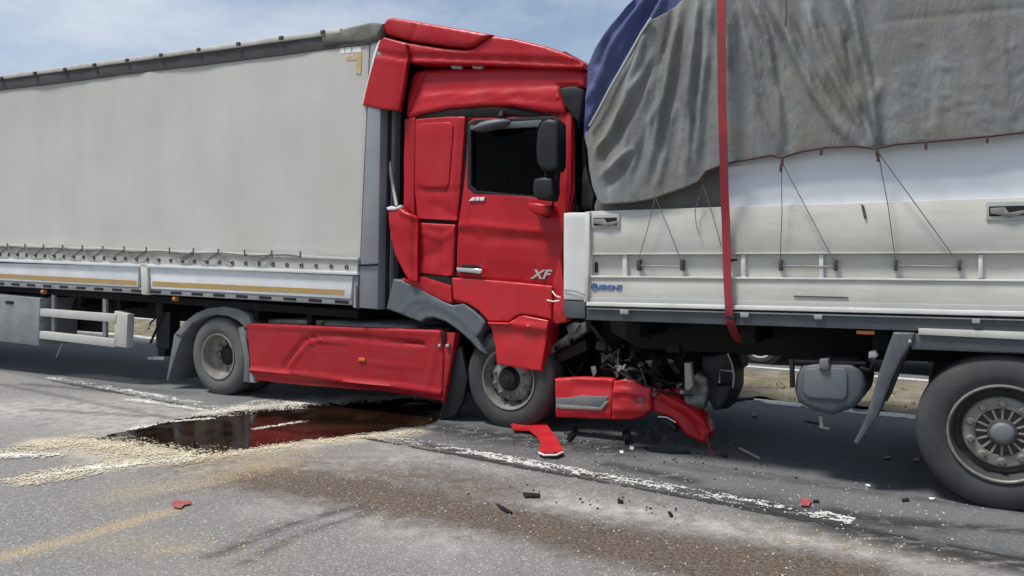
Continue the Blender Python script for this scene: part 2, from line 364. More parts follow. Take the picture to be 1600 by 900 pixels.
# ------------------------------------------------------------------ wheels
NUT = None
def nut_mesh():
    global NUT
    if NUT is None: NUT = finish(lathe_bm([(-.022,.0),(-.022,.011),(-.006,.013),(-.004,.017),(.03,.017)], 8), 30); NUT.materials.append(M['rim_steel'])
    return NUT
def wheel(parent, x, y, r, w, style, roty=0., flat=.0):
    e = bpy.data.objects.new('wheel', None); col.objects.link(e); e.parent = parent; e.location = (x, y, r-flat); e.empty_display_size = .2
    e.rotation_euler = (0, 0, roty)
    q = r-.205                                         # bead radius
    prof = [(.045,q-.005),(.022,q+.012),(.006,q+.05),(0,q+.085),(.003,q+.12),(.012,r-.05),(.026,r-.026),(.042,r-.010),(.055,r-.004)]
    gw = [.09,.145,.2,.255]; y_ = .055
    for g in gw:
        if g+.02 < w-.055: prof += [(g-.009, r),(g-.007,r-.014),(g+.007,r-.014),(g+.009,r)]
    prof += [(w-.055,r-.004),(w-.03,r-.02),(w-.005,r-.07),(w,r-.12),(w-.02,q+.02),(w-.045,q-.005)]
    lathe('tyre', e, 'tyre_old' if style == 'rear' else 'tyre', prof, 64, 30, closed=True)
    if style == 'front':
        lathe('rim', e, 'rim_steel', [(.02,q+.012),(.008,q+.01),(.012,q-.004),(.05,q-.016),(.10,q-.03),(.115,q-.05),(.075,q-.07),(.055,.19),(.045,.165),(.042,.10),(.06,.09),(.2,.05),(.2,0)], 56)
        lathe('hub', e, 'iron', [(.06,.118),(.03,.115),(.015,.098),(-.01,.092),(-.018,.075),(-.018,.04),(-.024,.035),(-.024,0)], 32)
        bc, ny, hr, hy, hs = .1675, .035, q-.064, .085, .021
    elif style == 'rear':
        lathe('rim', e, 'rim', [(.02,q+.012),(.006,q+.01),(.008,q-.004),(.05,q-.018),(.10,q-.022),(.135,q-.035),(.155,q-.06),(.16,.15),(.155,.12),(.3,.10),(.3,0)], 56)
        lathe('hub', e, 'iron', [(.165,.11),(.145,.107),(.13,.09),(.125,.05),(.125,0)], 32)
        bc, ny, hr, hy, hs = .134, .15, q-.075, .155, .026
    else:
        lathe('rim', e, 'rim_dark', [(.02,q+.014),(.004,q+.012),(.006,q),(.022,q-.006),(.06,q-.018),(.11,q-.028),(.125,q-.055),(.12,.2),(.25,.19),(.25,0)], 56)
        lathe('rim_lip', e, 'rim_steel', [(.021,q+.018),(-.001,q+.018),(-.003,q+.008),(.004,q+.001),(.022,q-.004)], 56)
        lathe('flange', e, 'rim', [(.125,.228),(.07,.226),(.06,.216),(.058,.155),(.07,.150),(.125,.145)], 56)
        lathe('hub', e, 'rim_dark', [(.13,.16),(.085,.155),(.08,.09),(.05,.085),(.04,.08),(.035,.06),(.033,0)], 40)
        bc, ny, hr, hy, hs = .186, .052, None, 0, 0
        fm = finish(box_bm(None, .075,.152,.058,.09,-.007,.007,.003)); fm.materials.append(M['rim'])
        for k in range(16):
            o = bpy.data.objects.new('hub_fin', fm); col.objects.link(o); o.parent = e; o.rotation_euler = (0, 2*math.pi*k/16, 0)
        lathe('hub_cap', e, 'mud', [(.06,.070),(.03,.068),(.018,.06),(.012,.04),(.010,0)], 32)
    for k in range(10):
        a = 2*math.pi*(k+.5)/10
        o = bpy.data.objects.new('wheel_nut', nut_mesh()); col.objects.link(o); o.parent = e
        o.location = (bc*math.cos(a), ny, bc*math.sin(a))
        if style == 'trailer': o.scale = (1.5, 1.1, 1.5)
    if hr:
        hm = finish(lathe_bm([(.02,hs),(-.004,hs),(-.001,hs*.8),(.012,hs*.7),(.012,0)], 14), 60); hm.materials.append(M['hole'])
        for k in range(10 if style == 'front' else 8):
            a = 2*math.pi*k/(10 if style == 'front' else 8)
            o = bpy.data.objects.new('hand_hole', hm); col.objects.link(o); o.parent = e; o.location = (hr*math.cos(a), hy, hr*math.sin(a))
    return e

# ================================================================== THE GROUND
def grid_arr(a, b, st, ext_lo, ext_hi): return np.array(list(ext_lo)+list(np.arange(a, b+1e-6, st))+list(ext_hi))
def gpl(pts): return [(p.x, p.y) for p in (gp(a, b) for a, b in pts)]
def ground(name, m, S, Nn, z=0., attrs=None, zfun=None):
    s, n = np.meshgrid(S, Nn, indexing='ij')
    X = s*UR[0]+n*NR[0]; Y = s*UR[1]+n*NR[1]; Z = np.full_like(X, z)
    if zfun: Z = Z + zfun(X, Y)
    a, b = s.shape
    idx = np.arange(a*b).reshape(a, b)
    f = np.stack([idx[:-1,:-1], idx[1:,:-1], idx[1:,1:], idx[:-1,1:]], -1).reshape(-1, 4)
    me = bpy.data.meshes.new(name); me.from_pydata(np.stack([X, Y, Z], -1).reshape(-1, 3).tolist(), [], f.tolist())
    me.shade_smooth()
    for k, fn in (attrs or {}).items():
        at = me.attributes.new(k, 'FLOAT', 'POINT'); at.data.foreach_set('value', np.clip(fn(X.ravel(), Y.ravel()), 0, 1).astype(np.float32))
    return tag(link(name, me, M[m]), kind='structure')
def bands(lst):
    ls = [(gpl(pl), w, a) for pl, w, a in lst]
    def fn(X, Y):
        r = np.zeros_like(X)
        for pl, w, a in ls: r = np.maximum(r, a*np.exp(-(seg_d(X, Y, pl)/w)**2))
        return r
    return fn
A_ = {
 'brown': bands([([(420,745),(560,768),(680,792)], .40, 1), ([(560,768),(680,792),(800,814),(900,834),(1000,850),(1150,872),(1320,895)], .30, 1), ([(900,845),(1100,885),(1200,905)], .26, .95),
                 ([(330,720),(480,735),(640,745),(760,765)], .5, .55), ([(1250,835),(1450,868),(1600,890)], .2, .35), ([(760,700),(1000,780),(1200,830)], .3, .25)]),
 'straw': bands([([(-60,885),(60,856),(150,832),(260,800)], .12, 1), ([(245,862),(300,855)], .12, .8), ([(170,850),(250,850)], .2, .6), ([(200,770),(330,752),(430,725)], .3, .75), ([(60,690),(200,705)], .3, .6), ([(320,720),(480,705)], .15, .8), ([(1220,840),(1400,858)], .12, .45), ([(330,890),(380,880)], .3, .35)]),
 'powder': bands([([(60,690),(150,690),(240,705),(300,714),(400,703),(560,685),(650,675)], .20, 1), ([(40,750),(120,738),(290,717)], .16, 1), ([(120,700),(200,725)], .3, .8), ([(330,645),(440,633),(560,625),(640,620)], .2, 1), ([(300,735),(420,720)], .3, .55), ([(600,690),(700,700)], .2, .5)]),
 'dust': bands([([(870,785),(1000,800),(1180,830),(1400,868),(1620,905)], .16, 1), ([(480,735),(640,715)], .3, .6), ([(420,790),(560,800),(700,850)], .25, .5), ([(0,640),(140,640),(260,668)], .7, 1), ([(850,770),(900,778)], .1, .8), ([(600,700),(800,740)], .12, .5)]),  # dust bands, plus one wide paler area at the left
 'wet': bands([([(330,870),(450,820),(560,790)], .05, .8), ([(380,880),(480,830),(580,800)], .04, .7), ([(640,660),(800,685),(960,700),(1010,690)], .34, 1), ([(640,690),(800,722)], .1, .9), ([(880,735),(1000,755),(1150,785)], .13, .75), ([(1300,800),(1380,815),(1450,822)], .14, 1), ([(1400,810),(1500,822),(1600,830)], .07, .9), ([(1180,785),(1300,820),(1420,850),(1600,885)], .2, 1), ([(1100,765),(1250,800)], .1, .8), ([(1350,690),(1420,760)], .1, .5), ([(950,725),(1080,752)], .1, .9), ([(1080,690),(1300,730),(1480,770)], .25, .35), ([(120,600),(300,615)], .12, .5), ([(40,600),(180,612)], .1, .7), ([(60,640),(230,650)], .08, .6), ([(520,640),(640,640),(780,640)], .6, .9), ([(1150,740),(1400,775),(1600,800)], .06, .6), ([(1080,725),(1300,755),(1500,775)], .05, .5), ([(980,715),(1100,735),(1250,752)], .07, .5), ([(0,600),(200,640),(330,668)], .06, .6), ([(230,780),(420,745)], .05, .3), ([(850,850),(1100,800)], .03, .3)]),
}
S_ = grid_arr(-15, 6, .05, (-400,-150,-60,-30,-20), (8,12,20,60,150,400))
ground('shoulder', 'shoulder', S_, np.array([-12,-6,-2,0,.6]+list(np.arange(1.0, 5.001, .05))), attrs=A_)
ground('roadway', 'lane', S_, np.array(list(np.arange(5.0, 9.1, .05))), attrs=A_)
ground('verge', 'verge', grid_arr(-22, 8, .07, (-400,-60,-30), (20,60,400)), np.array([9.0499]+list(np.arange(9.1, 11.31, .07))+[11.32]),
       zfun=lambda X, Y: np.array([max(0, .05*noise.noise(Vector((x*2.2, y*2.2, 3)))+.035*noise.noise(Vector((x*7, y*7, 1)))) for x, y in zip(X.ravel(), Y.ravel())]).reshape(X.shape))
ground('far_road', 'lane', np.array([-400,-60,-20,0,20,60,400]), np.array([11.31, 15, 19.5]), z=.002)
ground('terrain', 'grassland', np.array([-3000,-600,-100,0,100,600,3000]), np.array([-3000,-300,-20,0,19,40,300,3000]), z=-.06)
def ragged(name, m, fn, S0, S1, N0, N1, cell, z, kind='structure'):
    """Thin ragged layer lying on the road: keeps the cells where fn(...) > 0."""
    S = np.arange(S0, S1, cell); Nn = np.arange(N0, N1, cell)
    s, n = np.meshgrid(S, Nn, indexing='ij')
    X = s*UR[0]+n*NR[0]; Y = s*UR[1]+n*NR[1]
    keep = fn(X, Y, s, n) > 0
    ii, jj = np.nonzero(keep[:-1,:-1]); b = s.shape[1]
    f = np.stack([ii*b+jj, (ii+1)*b+jj, (ii+1)*b+jj+1, ii*b+jj+1], -1)
    u, inv = np.unique(f, return_inverse=True); inv = inv.reshape(f.shape)
    jit = np.random.RandomState(3).uniform(-.3, .3, (2, len(u)))*cell
    P = np.stack([X.ravel()[u]+jit[0], Y.ravel()[u]+jit[1], np.full(len(u), z)], -1)
    me = bpy.data.meshes.new(name); me.from_pydata(P.tolist(), [], inv.tolist())
    return tag(link(name, me, M[m]), kind=kind)
def nzv(X, Y, f, seed=0., st=(1,1)):
    c, s_ = UR
    return np.array([noise.fractal(Vector(((x*UR[0]+y*UR[1])*f*st[0], (x*NR[0]+y*NR[1])*f*st[1], seed)), .8, 2.0, 4) for x, y in zip(X.ravel(), Y.ravel())]).reshape(X.shape)
# worn white edge line beside the shoulder (dashes broken up by wear)
LN = 5.14
def near_line(X, Y, s, n):
    fade = .25 - .16*np.abs(np.sin(s*1.15+.9))
    return np.where(np.abs(n-LN) < .085, fade - .75*np.abs(nzv(X, Y, 5, 2., (.6,1.6)))**.8 + .03 + .30*nzv(X, Y, 28, 6.) + np.random.RandomState(4).uniform(-.16, .16, X.shape) - 2.2*np.maximum(0, np.abs(n-LN)-.04), -1)
gl = gp(600,688); gr = gp(1335,815)
s_lo = gl.x*UR[0]+gl.y*UR[1]; s_hi = gr.x*UR[0]+gr.y*UR[1]
ragged('edge_line', 'paint', near_line, s_lo, s_hi, 4.98, 5.32, .011, .004)
gl2 = gp(60,592); gr2 = gp(310,640)
ragged('edge_line', 'paint', near_line, gl2.x*UR[0]+gl2.y*UR[1], gr2.x*UR[0]+gr2.y*UR[1], 4.98, 5.32, .014, .004)
def seam_fn(X, Y, s, n): return np.where(np.abs(n-4.995) < .05, .035+.012*np.sin(s*3) - np.abs(n-4.995) - .05*np.abs(nzv(X, Y, 4, 7.)), -1)
ragged('tar_seam', 'seam', seam_fn, -11, 4, 4.9, 5.1, .02, .0025)
def far_line(X, Y, s, n): return np.where(np.abs(n-8.87) < .13, .55-np.abs(nzv(X, Y, 3, 5.))-1.5*np.maximum(0, np.abs(n-8.87)-.08), -1)
ragged('far_edge_line', 'paint', far_line, -24, 5, 8.7, 9.03, .035, .004)
ragged('opposite_edge_line', 'paint', lambda X, Y, s, n: np.where(np.abs(n-11.62) < .08, 1., -1), -30, 6, 11.5, 11.75, .04, .006)

# the spill
PUD = [(150,688),(180,677),(225,667),(262,657),(300,652),(345,647),(400,640),(470,632),(540,628),(640,622),(690,630),(700,648),(680,660),(640,667),(600,672),(560,680),(480,688),(420,697),(375,704),(330,712),(295,711),(262,701),(230,699),(200,693)]
PUD_P = gpl(PUD)
def puddle_fn(X, Y, s, n):
    ins = np.zeros(X.shape, bool)
    for (x1, y1), (x2, y2) in zip(PUD_P, PUD_P[1:]+PUD_P[:1]):
        c = ((y1 > Y) != (y2 > Y)) & (X < (x2-x1)*(Y-y1)/(y2-y1+1e-12)+x1); ins ^= c
    d = seg_d(X, Y, PUD_P+PUD_P[:1]); d = np.where(ins, d, -d)
    r = np.where(d > .12, 1., -1.); k = np.abs(d) <= .12
    r[k] = d[k] + .07*nzv(X[k], Y[k], 4, 9.) + .05*nzv(X[k], Y[k], 22, 2.)
    return r
pd = ragged('spilled_oil_puddle', 'puddle', puddle_fn, -10, -2, 3.4, 7.5, .02, .006, 'thing')
tag(pd, 'dark brown glossy puddle of spilled fluid in front of the red side skirt', 'puddle')
RS = np.random.RandomState(8)
def blotch(lst, f, seed, thr):
    ls = [(gpl(pl), w) for pl, w in lst]
    def fn(X, Y, s, n):
        d = np.full_like(X, 9.)
        for pl, w in ls: d = np.minimum(d, seg_d(X, Y, pl)/w)
        r = np.full_like(X, -1.); k = d < 2.2
        r[k] = thr - d[k]*.5 + .55*nzv(X[k], Y[k], f, seed) + .35*nzv(X[k], Y[k], f*6, seed+3) + RS.uniform(-.75, .6, int(k.sum()))
        return r
    return fn
ragged('sawdust', 'sawdust', blotch([([(270,713),(330,714),(400,703),(480,692),(560,684),(640,676)], .07), ([(60,700),(120,690),(170,697),(240,706),(300,713)], .16), ([(60,748),(110,738),(200,722),(290,716)], .12)], 5, 1., .36), -11, -2, 2.5, 5.6, .011, .0085, 'stuff')
ragged('white_absorbent', 'foam', blotch([([(0,713),(50,711),(90,712)], .06), ([(60,747),(110,737),(150,730)], .05), ([(120,737),(200,727),(290,718)], .035), ([(345,643),(420,634),(500,628),(570,624)], .17), ([(205,672),(260,660),(330,655)], .03), ([(400,671),(470,660)], .03),([(200,625),(320,642)], .05)], 3, 4., .40), -12, -3, 2.5, 6.6, .011, .0098, 'stuff')  # absorbent at left; streaks along and on the puddle are painted sky glare
def grains(name, m, lst, count, size, z=.012):
    ls = [(gpl(pl), w) for pl, w in lst]; rs = np.random.RandomState(5); V = []; Fc = []
    for pl, w in ls:
        L_ = [math.dist(a, b) for a, b in zip(pl[:-1], pl[1:])]; T = sum(L_)
        for _ in range(int(count*T*w*4)):
            t = rs.uniform(0, T); i = 0
            while i < len(L_)-1 and t > L_[i]: t -= L_[i]; i += 1
            a, b = pl[i], pl[i+1]; k = t/L_[i]
            x = a[0]+(b[0]-a[0])*k+rs.normal(0, w); y = a[1]+(b[1]-a[1])*k+rs.normal(0, w)
            sz = size*rs.uniform(.5, 1.6); q = rs.uniform(0, 6.28); i0 = len(V)
            for j in range(3):
                V.append((x+sz*math.cos(q+j*2.09), y+sz*math.sin(q+j*2.09), .003))
            V.append((x, y, .003+sz*.8)); Fc += [(i0,i0+1,i0+3),(i0+1,i0+2,i0+3),(i0+2,i0,i0+3)]
    me = bpy.data.meshes.new(name); me.from_pydata(V, [], Fc)
    return tag(link(name, me, M[m]), kind='stuff')
grains('sawdust_grains', 'straw', [([(-20,875),(60,856),(150,832),(260,800)], .1), ([(250,862),(300,855)], .1), ([(200,765),(330,752),(430,725),(520,700)], .22), ([(60,695),(200,705),(300,718),(480,700)], .2), ([(300,880),(620,800)], .2), ([(1200,840),(1420,858)], .1)], 260, .0055)
grains('plastic_crumbs', 'plast', [([(860,700),(960,705),(1080,700)], .16), ([(860,690),(1000,680),(1100,690)], .3), ([(1000,720),(1200,720)], .25), ([(760,770),(1060,800)], .12)], 60, .009)
grains('glass_and_grit', 'chip', [([(400,720),(700,780),(1000,840),(1400,890)], .4), ([(860,690),(980,700)], .12), ([(700,670),(1000,740),(1300,800)], .25), ([(1250,760),(1500,830)], .3)], 60, .006)
# dry grass and stones on the verge
def verge_stuff():
    rs = np.random.RandomState(2); V = []; Fc = []
    for _ in range(2600):
        s = rs.uniform(-20, 4); n = rs.uniform(9.1, 11.2)
        if noise.noise(Vector((s*1.1, n*1.6, 0))) < .02: continue
        x, y = s*UR+n*NR if False else (s*UR[0]+n*NR[0], s*UR[1]+n*NR[1])
        for k in range(5):
            h = rs.uniform(.01, .05); a = rs.uniform(0, 6.28); l = rs.uniform(0, .05); i0 = len(V)
            dx, dy = math.cos(a)*.006, math.sin(a)*.006; ox, oy = rs.normal(0, .02, 2)
            V += [(x+ox-dx, y+oy-dy, 0), (x+ox+dx, y+oy+dy, 0), (x+ox+math.cos(a+1.5)*l, y+oy+math.sin(a+1.5)*l, h)]; Fc.append((i0, i0+1, i0+2))
    me = bpy.data.meshes.new('dry_grass'); me.from_pydata(V, [], Fc); tag(link('dry_grass', me, M['grass']), kind='stuff')
verge_stuff()

# ================================================================== CURTAIN-SIDED TRAILER (left)
def curtain_trailer():
    T = root('curtain_trailer', FT.M, 'long grey curtain sided semi trailer with dark top band behind the red cab', 'semi trailer')
    un = FT.un
    xr = un(566,300).x; xl = xr-13.4
    P = lambda a, b, y=0.: (lambda p: (p.x, p.z))(un(a, b, y))
    def ext(a, b):      # continue the straight edge a-b to the rear end of the trailer
        k = (xl-a[0])/(b[0]-a[0]); return (xl, a[1]+(b[1]-a[1])*k)
    def strip(name, m, tl, tr, br, bl, y, depth, **kw):
        a, b, c, d = P(*tl, y), P(*tr, y), P(*br, y), P(*bl, y)
        bm = sheet_bm([ext(b, a), b, c, ext(c, d)], y, depth, **kw); return link(name, finish(bm), M[m], T)
    cd = []
    for k in range(26):
        x = xr - .15 - k*.55; cd.append(([(x, 1), (x+random.uniform(-.05,.05), 4)], .10, random.uniform(-.004, .009)))
    for k in range(16):
        z = random.uniform(1.7, 3.9); x = xr-random.uniform(0, 6); cd.append(([(x, z), (x-random.uniform(.6,1.8), z+random.uniform(-.06,.06))], .03, random.uniform(-.004,.005)))
    cd.append((pxl(FT, [(19,140),(20,380)]), .014, -.03)); cd.append((pxl(FT, [(60,150),(62,380)]), .02, -.006)); cd.append((pxl(FT, [(238,120),(240,385)]), .06, -.022))
    cd.append((pxl(FT, [(536,90),(530,395)]), .02, -.008))
    strip('curtain', 'curtain', (0,132), (578,60), (562,403), (0,384), 0, .03, bevel=.004, cell=.16, dents=cd, yfun=wob(.9, .018, 4))
    # body behind the curtain
    a, b, c, d = P(0,128,.06), P(576,50,.06), P(560,470,.06), P(0,428,.06)
    link('body', finish(sheet_bm([ext(b, a), b, c, ext(c, d)], .06, 2.42, bevel=0)), M['wall'], T)
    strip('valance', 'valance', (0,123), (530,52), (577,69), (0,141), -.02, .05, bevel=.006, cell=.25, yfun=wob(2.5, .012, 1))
    strip('roof_edge', 'roof_tarp', (0,117), (532,44), (532,52), (0,124), -.04, .12, bevel=.01, cell=.3, yfun=wob(3, .01, 2))
    cm = finish(box_bm(None, -.028,.028,-.02,.02,-.03,.006,.005)); cm.materials.append(M['valance'])
    for px, py in ((3,121),(55,113),(102,107),(148,100),(199,92.5),(252,84.5),(311,76),(373,67),(440,57.5),(505,48.5)):
        p = un(px, py, -.04); o = bpy.data.objects.new('roof_clip', cm); col.objects.link(o); o.parent = T; o.location = (p.x, -.04, p.z)
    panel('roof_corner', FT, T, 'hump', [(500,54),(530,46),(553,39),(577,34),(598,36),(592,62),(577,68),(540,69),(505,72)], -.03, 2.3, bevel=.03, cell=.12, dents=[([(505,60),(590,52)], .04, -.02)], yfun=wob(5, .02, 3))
    # top front corner print
    for q in ([(532,74),(538,74),(538,84),(532,84)], [(540,73.5),(548,73),(548,82.5),(540,83)], [(551,73),(564,72),(564,81),(551,82)]):
        panel('corner_mark', FT, T, 'white', q, -.012, .01, bevel=0)
    panel('corner_mark', FT, T, 'yellow_print', [(557,82),(565,81.5),(565,92),(563,116),(556,114),(557,93),(541,95),(541,88),(552,87)], -.0125, .01, bevel=0)
    # perforated side rail, holes, lashing
    strip('side_rail', 'rail', (0,383), (559,405), (558,428), (0,407), -.03, .09, bevel=.004)
    strip('rail_lip', 'board', (0,404.5), (558,425), (558,430), (0,409), -.05, .05, bevel=.004)
    strip('rail_lip', 'rail', (0,381), (559,402.5), (559,407), (0,385), -.05, .05, bevel=.004)
    hm = bmesh.new(); x0 = un(545, 412).x; k = 0
    zl = lambda x: un(0,397).z + (un(558,418).z-un(0,397).z)*(x-un(0,397).x)/(un(558,418).x-un(0,397).x)
    hp = []
    while x0-k*.205 > xl+.1:
        x = x0-k*.205; z = zl(x); hp.append((x, z)); lathe_bm([(.01,.022),(-.008,.023),(-.008,.017),(.004,.015),(.004,0)], 10, hm, (x, -.031, z)); k += 1
    link('rail_hole', finish(hm, 60), M['hole'], T)['kind'] = 'stuff'
    bm = bmesh.new()
    for i in range(3, len(hp)-1, 2):
        x, z = hp[i]; pk = (x, -.055, z+.115)
        tube_bm([(x, -.05, z+.08), (x, -.055, z+.155)], .009, 5, bm)
        if i > 13 or i in (9, 11):
            for e in (-1, 1):
                q = hp[i+e]; tube_bm([pk, ((x+q[0])/2, -.065, z+.055-random.uniform(0,.02)), (q[0], -.06, q[1]+.005)], .009, 5, bm)
        elif i > 5:
            q = hp[i-2]; tube_bm([pk, ((x+q[0])/2, -.065, z+random.uniform(.03,.06)), (q[0], -.055, q[1]+.115)], .008, 5, bm)
    lo = [(x, -.045, z+.10) for x, z in hp[3:]]
    tube_bm([(lo[i][0], -.05, lo[i][2]+.012*math.sin(i*1.3)) for i in range(0, len(lo), 1)], .006, 5, bm)
    link('lashing', finish(bm, 60), M['cord'], T)
    # low drop boards with reflective stripe, stanchions
    bd = strip('drop_board', 'board', (0,411), (217,416.5), (215,449), (0,438), -.02, .05, bevel=.005)
    a, b, c, d = P(0,427.5,-.022), P(213,438.5,-.022), P(213,446,-.022), P(0,434,-.022)
    link('reflective_stripe', finish(sheet_bm([ext(b,a), b, c, ext(c,d)], -.023, .01, bevel=0)), M['stripe'], bd)
    bd = panel('drop_board', FT, T, 'board', [(233,417),(551,431),(548,467),(236,451)], -.02, .05, bevel=.005)
    panel('reflective_stripe', FT, bd, 'stripe', [(238,439.5),(538,453),(537,461),(238,447)], -.023, .01, bevel=0)
    panel('stanchion', FT, T, 'rail', [(219,411),(230,411.5),(231,461),(221,460)], -.05, .08, bevel=.006)
    panel('stanchion', FT, T, 'post', [(553,431),(560,431),(558,482),(551,480)], -.02, .08, bevel=.006)
    strip('bottom_rail', 'under', (0,438), (550,467), (550,477), (0,447), -.01, .12, bevel=.006)
    hm = bmesh.new()
    for k in range(34):
        x = un(535,471).x - k*.36; p0 = un(0,442.5); p1 = un(550,472)
        z = p0.z+(p1.z-p0.z)*(x-p0.x)/(p1.x-p0.x)
        box_bm(None, x-.09, x+.09, -.02, .03, z-.018, z+.012, .004, hm)
    link('rail_slot', finish(hm), M['plast'], T)['kind'] = 'stuff'
    # front post and front wall
    p = panel('front_post', FT, T, 'post', [(578,66),(596,64),(590,484),(559,481)], -.02, .16, bevel=.02)
    xf = un(594,300).x
    z0 = un(590,484).z; z1 = un(590,60).z
    box('front_wall', T, 'wall', xf-.03, xf+.02, .10, 2.48, z0, z1, .01)
    box('wall_frame', T, 'post', xf-.02, xf+.05, .15, .27, z0, z1-.1, .01)
    tube('post_strap', T, 'black', [un(561,414.5,-.03), un(575,414,-.035), un(590,413,-.03)], .011, 6)
    tube('hinge_rod', T, 'galv', [un(556,445,-.04), un(555.5,481,-.04)], .014, 8)
    # chassis below
    zb = un(300,470,.8).z
    for y in (.75, 1.6): box('chassis_beam', T, 'black', xl+.3, un(545,478,.8).x, y, y+.14, zb-.28, zb+.06, .01)
    box('floor_frame', T, 'black', xl+.05, xr-.1, .08, 2.4, zb+.02, zb+.10, 0)
    cbm = finish(box_bm(None, -.04,.04,.12,2.38,-.07,.07,.006)); cbm.materials.append(M['black'])
    for k in range(16):
        o = bpy.data.objects.new('cross_member', cbm); col.objects.link(o); o.parent = T; o.location = (xr-.8-k*.8, 0, zb-.03)
    hb = panel('perforated_beam', FT, T, 'iron', [(165,462),(246,468),(246,498),(168,492)], .5, .06, bevel=.01)
    for px in (184, 208, 232):
        p = FT.un(px, 477, .5); link('beam_hole', finish(lathe_bm([(.01,.10),(-.006,.105),(-.006,.085),(.004,.08),(.004,0)], 20, None, (p.x, .5, p.z)), 60), M['hole'], hb)
    # pallet box, side guard, leg
    a, b = un(0,462,.0), un(62,466,.0)
    panel('pallet_box', FT, T, 'box', [(-170,444),(62,466),(60,541),(-170,512)], .0, .55, bevel=.015)
    panel('box_catch', FT, T, 'black', [(8,470),(20,471),(20,475),(8,474)], -.01, .02, bevel=.003)
    g = panel('side_guard', FT, T, 'guard', [(178,486),(199,491),(197,544),(178,541)], .02, .10, bevel=.015)
    panel('guard_bar', FT, g, 'guard', [(61,482),(181,491),(181,504),(61,494)], .01, .05, bevel=.01)
    panel('guard_bar', FT, g, 'guard', [(60,517),(179,530),(179,543),(60,529)], .01, .05, bevel=.01)
    for q in ([(80,450),(84,450),(84,520),(80,519)], [(160,458),(165,458),(165,530),(160,529)]): panel('guard_post', FT, g, 'galv', q, .09, .04, bevel=.004)
    tube('guard_stay', g, 'galv', [un(98,535,.08), un(88,558,.08)], .008, 6)
    panel('warning_plate', FT, T, 'green', [(110,486),(120,460),(136,486)], .35, .01, bevel=0)
    panel('support_panel', FT, T, 'iron', [(84,455),(160,460),(160,520),(120,517),(84,512)], .6, .05, bevel=.01)
    lg = panel('landing_leg', FT, T, 'plast', [(243,462),(266,464),(264,545),(243,543)], .30, .16, bevel=.015)
    panel('leg_foot', FT, lg, 'galv', [(231,557),(256,558),(256,563),(229,562)], .28, .22, bevel=.01)
    panel('leg_tube', FT, lg, 'iron', [(246,540),(258,541),(256,559),(246,559)], .33, .10, bevel=.01)
    tube('leg_brace', lg, 'iron', [un(262,475,.3), un(235,536,.3)], .016, 6)
    tube('crank_handle', lg, 'iron', [un(250,490,.26), un(235,505,.2), un(232,515,.2)], .012, 6)
    for px, py in ((68,456),(274,467)):
        p = un(px, py, .02); link('marker_lamp', finish(lathe_bm([(.03,.03),(-.02,.028),(-.03,.02),(-.033,0)], 14, None, (p.x, .02, p.z)), 60), M['orange'], T)
    z2 = lambda x: 0
    for k in range(3):
        wx = xl+2.4+k*1.35; w = wheel(T, wx, .0, .5, .36, 'trailer')
        gz = (FT.M.inverted() @ Vector(((FT.M @ Vector((wx,0,0))).x, (FT.M @ Vector((wx,0,0))).y, 0))).z
        w.location.z = gz+.49
    return T
curtain_trailer()

